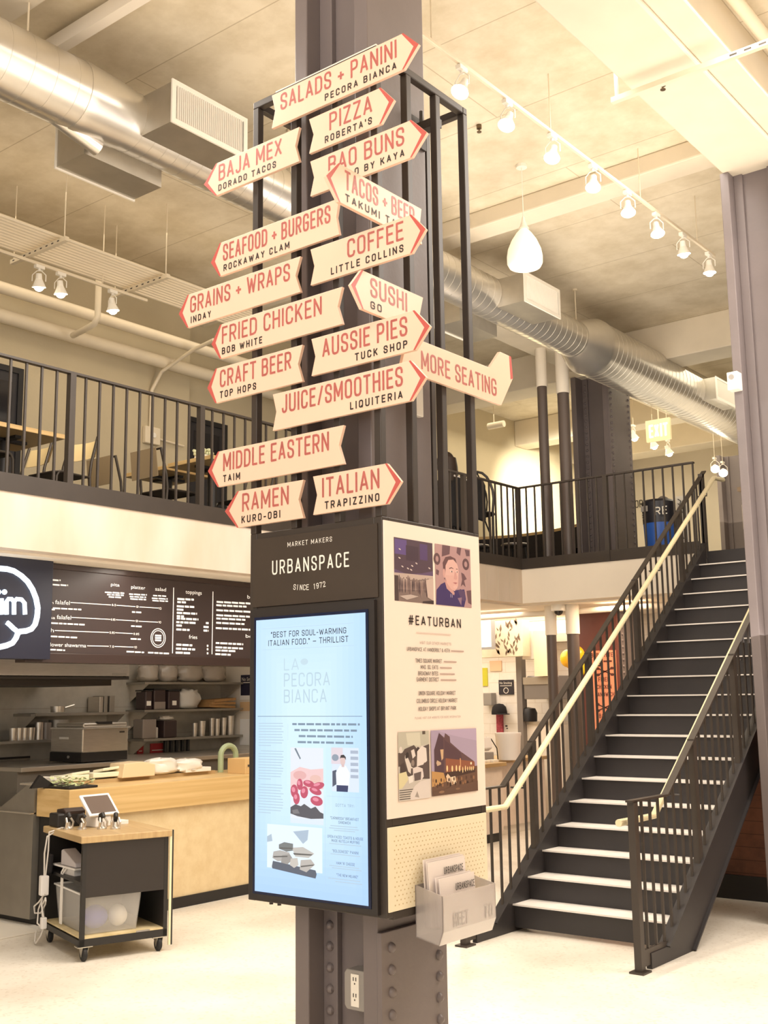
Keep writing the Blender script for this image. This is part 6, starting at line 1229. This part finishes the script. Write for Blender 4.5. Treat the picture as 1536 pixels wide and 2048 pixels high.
cp = thing('baseball_cap', 'black baseball cap with a red patterned cloth hanging on the rear wall', 'cap', (-9.0, 14.05, 1.3)); c = aty(997, 1418, 14.05); MB().lathe([(.0, .16), (.06, .15), (.1, .11), (.115, .04), (.115, 0)], (c.x, 14.07, c.z - .08), 20).build('crown', M_fab, cp, smooth=True, angle=80); MB().lathe([(0, .015), (.09, .012), (.1, 0)], (c.x + .09, 14.03, c.z - .08), 18).build('brim', M_fab, cp, smooth=True); B(c.x - .11, c.x - .01, 14.15, 14.19, c.z - .35, c.z - .06).build('patterned_cloth', mat('red_pattern', (200, 84, 100), .7, noise=.5, nscale=40), cp)
c = atz(1012, 1492, .95); c = atx(1012, 1490, -8.1); c = Vector((-8.1, 11.6, .945)); c.y = atx(1012, 1492, -8.1).y; wt = thing('ice_bucket', 'big white tub on the planked counter with a small black logo', 'tub', (-8.05, 12.4, .945)); a, b = aty(990, 1488, 12.4), aty(1035, 1488, 12.4); r = (b.x - a.x) / 2; cx = (a.x + b.x) / 2
MB().lathe([(r * .84, 0), (r * .88, .02), (r * .97, .30), (r, .31), (r, .34), (r * .94, .34), (r * .84, .02), (0, .02)], (cx, 12.45, .945), 28).build('body', M_plas, wt, smooth=True); q = aty(1012, 1452, 12.45 - r); MB().ball((q.x, 12.45 - r * .95, q.z), .02, .004, .012, 10, 6).ball((q.x + .01, 12.45 - r * .95, q.z - .03), .014, .004, .008, 10, 6).build('logo', M_ink, wt, smooth=True)
wt.location = (cx, 12.45, .945)
for ch in wt.children:
    for v in ch.data.vertices: v.co += Vector((-8.05, 12.4, .945)) - Vector((cx, 12.45, .945))
rg = thing('payment_terminal', 'pale payment terminal with a black cable at the kiosk edge', 'terminal', (-7.9, 11.3, .945)); q = atx(974, 1505, -7.9); B(-7.98, -7.86, q.y - .06, q.y + .1, .945, 1.06).build('base', M_grey, rg, bevel=.01); MB().obox((-7.9, q.y - .02, 1.16), (.03, 0, .02), (0, .09, 0), (-.01, 0, .07)).build('screen', M_plas, rg, bevel=.01); MB().tube([(-7.92, q.y + .02, 1.24), (-7.9, q.y + .10, 1.22), (-7.88, q.y + .2, 1.1), (-7.88, q.y + .22, .95)], .007, 6).build('cable', M_blackdk, rg, smooth=True)
for i, (x, y) in enumerate(((-7.75, 11.75), (-7.72, 11.9))): tag(B(x - .1, x, y - .06, y + .06, .945, .975).build('sign_block', M_whitemetal, bevel=.004), ('small white block on the planked counter in front of the tub', 'second small white block nearer the stair railing')[i], 'block', 'small blocks on the planked counter')
bw = thing('black_appliance', 'black round-topped appliance in the rear stall below the hood', 'appliance', (-8.3, 14.2, .945)); q0, q1 = aty(1048, 1440, 13.75), aty(1066, 1418, 13.75); MB().lathe([(.12, 0), (.125, .12), (.10, .18), (0, .2)], ((q0.x + q1.x) / 2, 13.75, q0.z - .02), 20).build('body', M_blackdk, bw, smooth=True)
sbk = thing('worktable', 'pale work table under the hood in the rear stall', 'table', (-8.4, 14.5, 0)); a, b = aty(1046, 1442, 13.7), aty(1125, 1442, 13.7); B(a.x, b.x, 13.7, 14.19, a.z - .05, a.z - .01).build('top', M_ss, sbk); B(a.x, b.x, 13.72, 14.19, 0, a.z - .05).build('cabinet', M_white, sbk)
# balloons
BY = mat('yellow_balloon', (252, 190, 40), .25); BY2 = mat('lime_yellow_balloon', (226, 206, 50), .25)
for px, py, rx, ry, y, m, lb_ in ((1136, 1317, 14, 18, 13.2, BY, 'yellow balloon seen between the two round pipes'), (1153, 1311, 15, 20, 12.75, BY, 'orange-yellow balloon in front of the right round pipe'), (1162, 1334, 9, 18, 12.95, BY2, 'lime-yellow balloon right of the right round pipe'), (1163, 1436, 9, 17, 13.1, BY2, 'low yellow balloon beside the coral menu panel')):
    c = aty(px, py, y); k = (aty(px + rx, py, y).x - c.x); h = c.z - aty(px, py + ry, y).z; t = thing('balloon', lb_, 'balloon', (c.x, c.y, c.z - h), 0, 'yellow balloons at the rear stall')
    MB().ball(c, k, k, h, 20, 14).cyl((c.x, c.y, c.z - h * 1.06), (c.x, c.y, c.z - h * .95), .016, 8, .006).build('envelope', m, t, smooth=True, angle=80); MB().tube([(c.x, c.y, c.z - h), (c.x + .02, c.y, c.z - h - .3), (c.x - .02, c.y, c.z - h - .6), (c.x, c.y, max(.95, c.z - h - .9))], .003, 5).build('string', M_whitemetal, t)
rb_ = thing('wrapped_bouquet', 'pinkish cellophane-wrapped bundle tied below the balloons', 'bundle', (-6.6, 12.7, .0)); q = aty(1158, 1500, 12.72)
MB().lathe([(.10, 0), (.09, .3), (.10, .7), (.075, .88), (.03, .95), (.08, 1.1), (.10, 1.16)], (q.x, 12.72, 0), 14).build('cellophane', mat('mauve_cellophane', (150, 112, 110), .2, noise=.4, nscale=20), rb_, smooth=True, angle=30)
MB().tube([(q.x, 12.70, .95), (q.x + .05, 12.69, 1.2), (q.x + .06, 12.69, 1.45)], .008, 6).tube([(q.x, 12.70, .95), (q.x + .08, 12.69, 1.05), (q.x + .1, 12.69, 1.0)], .008, 6).build('ribbon', mat('pink_ribbon', (226, 190, 190), .4), rb_, smooth=True)
rb_.location = (q.x, 12.72, 0)
for ch in rb_.children:
    for v in ch.data.vertices: v.co += Vector((-6.6, 12.7, 0)) - Vector((q.x, 12.72, 0))
# coral menu panel standing before the wide column
mp = thing('menu_totem', 'tall coral menu panel before the wide column, seen through the stair railing', 'menu board', (-6.7, 13.0, .5)); a, b = aty(1179, 1302, 12.97), aty(1240, 1560, 12.97)
B(-7.14, -6.56, 13.02, 13.07, 0, 2.80).build('backboard', mat('maroon_board', (104, 60, 52), .5), mp); B(a.x, b.x, 12.97, 13.02, .35, a.z).build('panel', mat('coral_board', (240, 158, 124), .5), mp)
tx = MB(); wv = b.x - a.x
def ml(s, u0, u1, py, cap): z = aty(1210, py, 12.968).z; tx.text(s, (a.x + u0 * wv, 12.968, z), UX, UZ, (u1 - u0) * wv, cap, 'l', .02)
ml('BOB WHITE', .06, .95, 1314, .055); q = aty(1210, 1324, 12.968); tx.box(a.x + .2 * wv, a.x + .52 * wv, 12.966, 12.968, q.z, q.z + .02).box(a.x + .56 * wv, a.x + .9 * wv, 12.966, 12.968, q.z, q.z + .02); ml('FRIED', .32, .78, 1363, .055); ml('CHICKEN', .24, .84, 1378, .055); ml('SANDWICH', .16, .94, 1393, .055); ml('BAKED', .28, .78, 1436, .055); ml('MAC', .35, .7, 1452, .055)
for py in (1343, 1415):
    q = aty(1210, py, 12.968); 
    for s in (-1, 1): tx.obox(q, Vector((.09, 0, .035 * s)), Vector((0, .0005, 0)), Vector((0, 0, .008))); tx.ball((q.x + .1, q.y, q.z + .04 * s), .028, .001, .018, 10, 6); tx.ball((q.x - .1, q.y, q.z + .04 * s), .028, .001, .018, 10, 6)
tx.build('lettering', mat('maroon_ink', (92, 52, 44), .5), mp)
dc = thing('dome_camera', 'small dome camera on the soffit above the round pipes', 'camera', (-7.0, 11.9, 2.7)); q = aty(1117, 1222, 11.9); MB().cyl((q.x, 11.9, ZB - .02), (q.x, 11.9, q.z - .0), .09, 20).build('mount', M_whitemetal, dc, smooth=True); MB().ball((q.x, 11.9, q.z - .0), .055, n=16, m=10).build('dome', mat('dark_dome', (50, 46, 44), .1), dc, smooth=True)
run('ceiling_pipe', 'white pipe along the underside of the back balcony', 'pipe', [(-9.0, 12.1, 2.76), (-5.2, 12.1, 2.76)], .035, M_white)
bm_ = tag(B(-9.6, -7.2, 13.9, 14.2, 2.5, 2.62).build('sign_rail', mat('grey_rail', (186, 176, 160), .5)), 'grey rail crossing above the rear stall', 'rail')
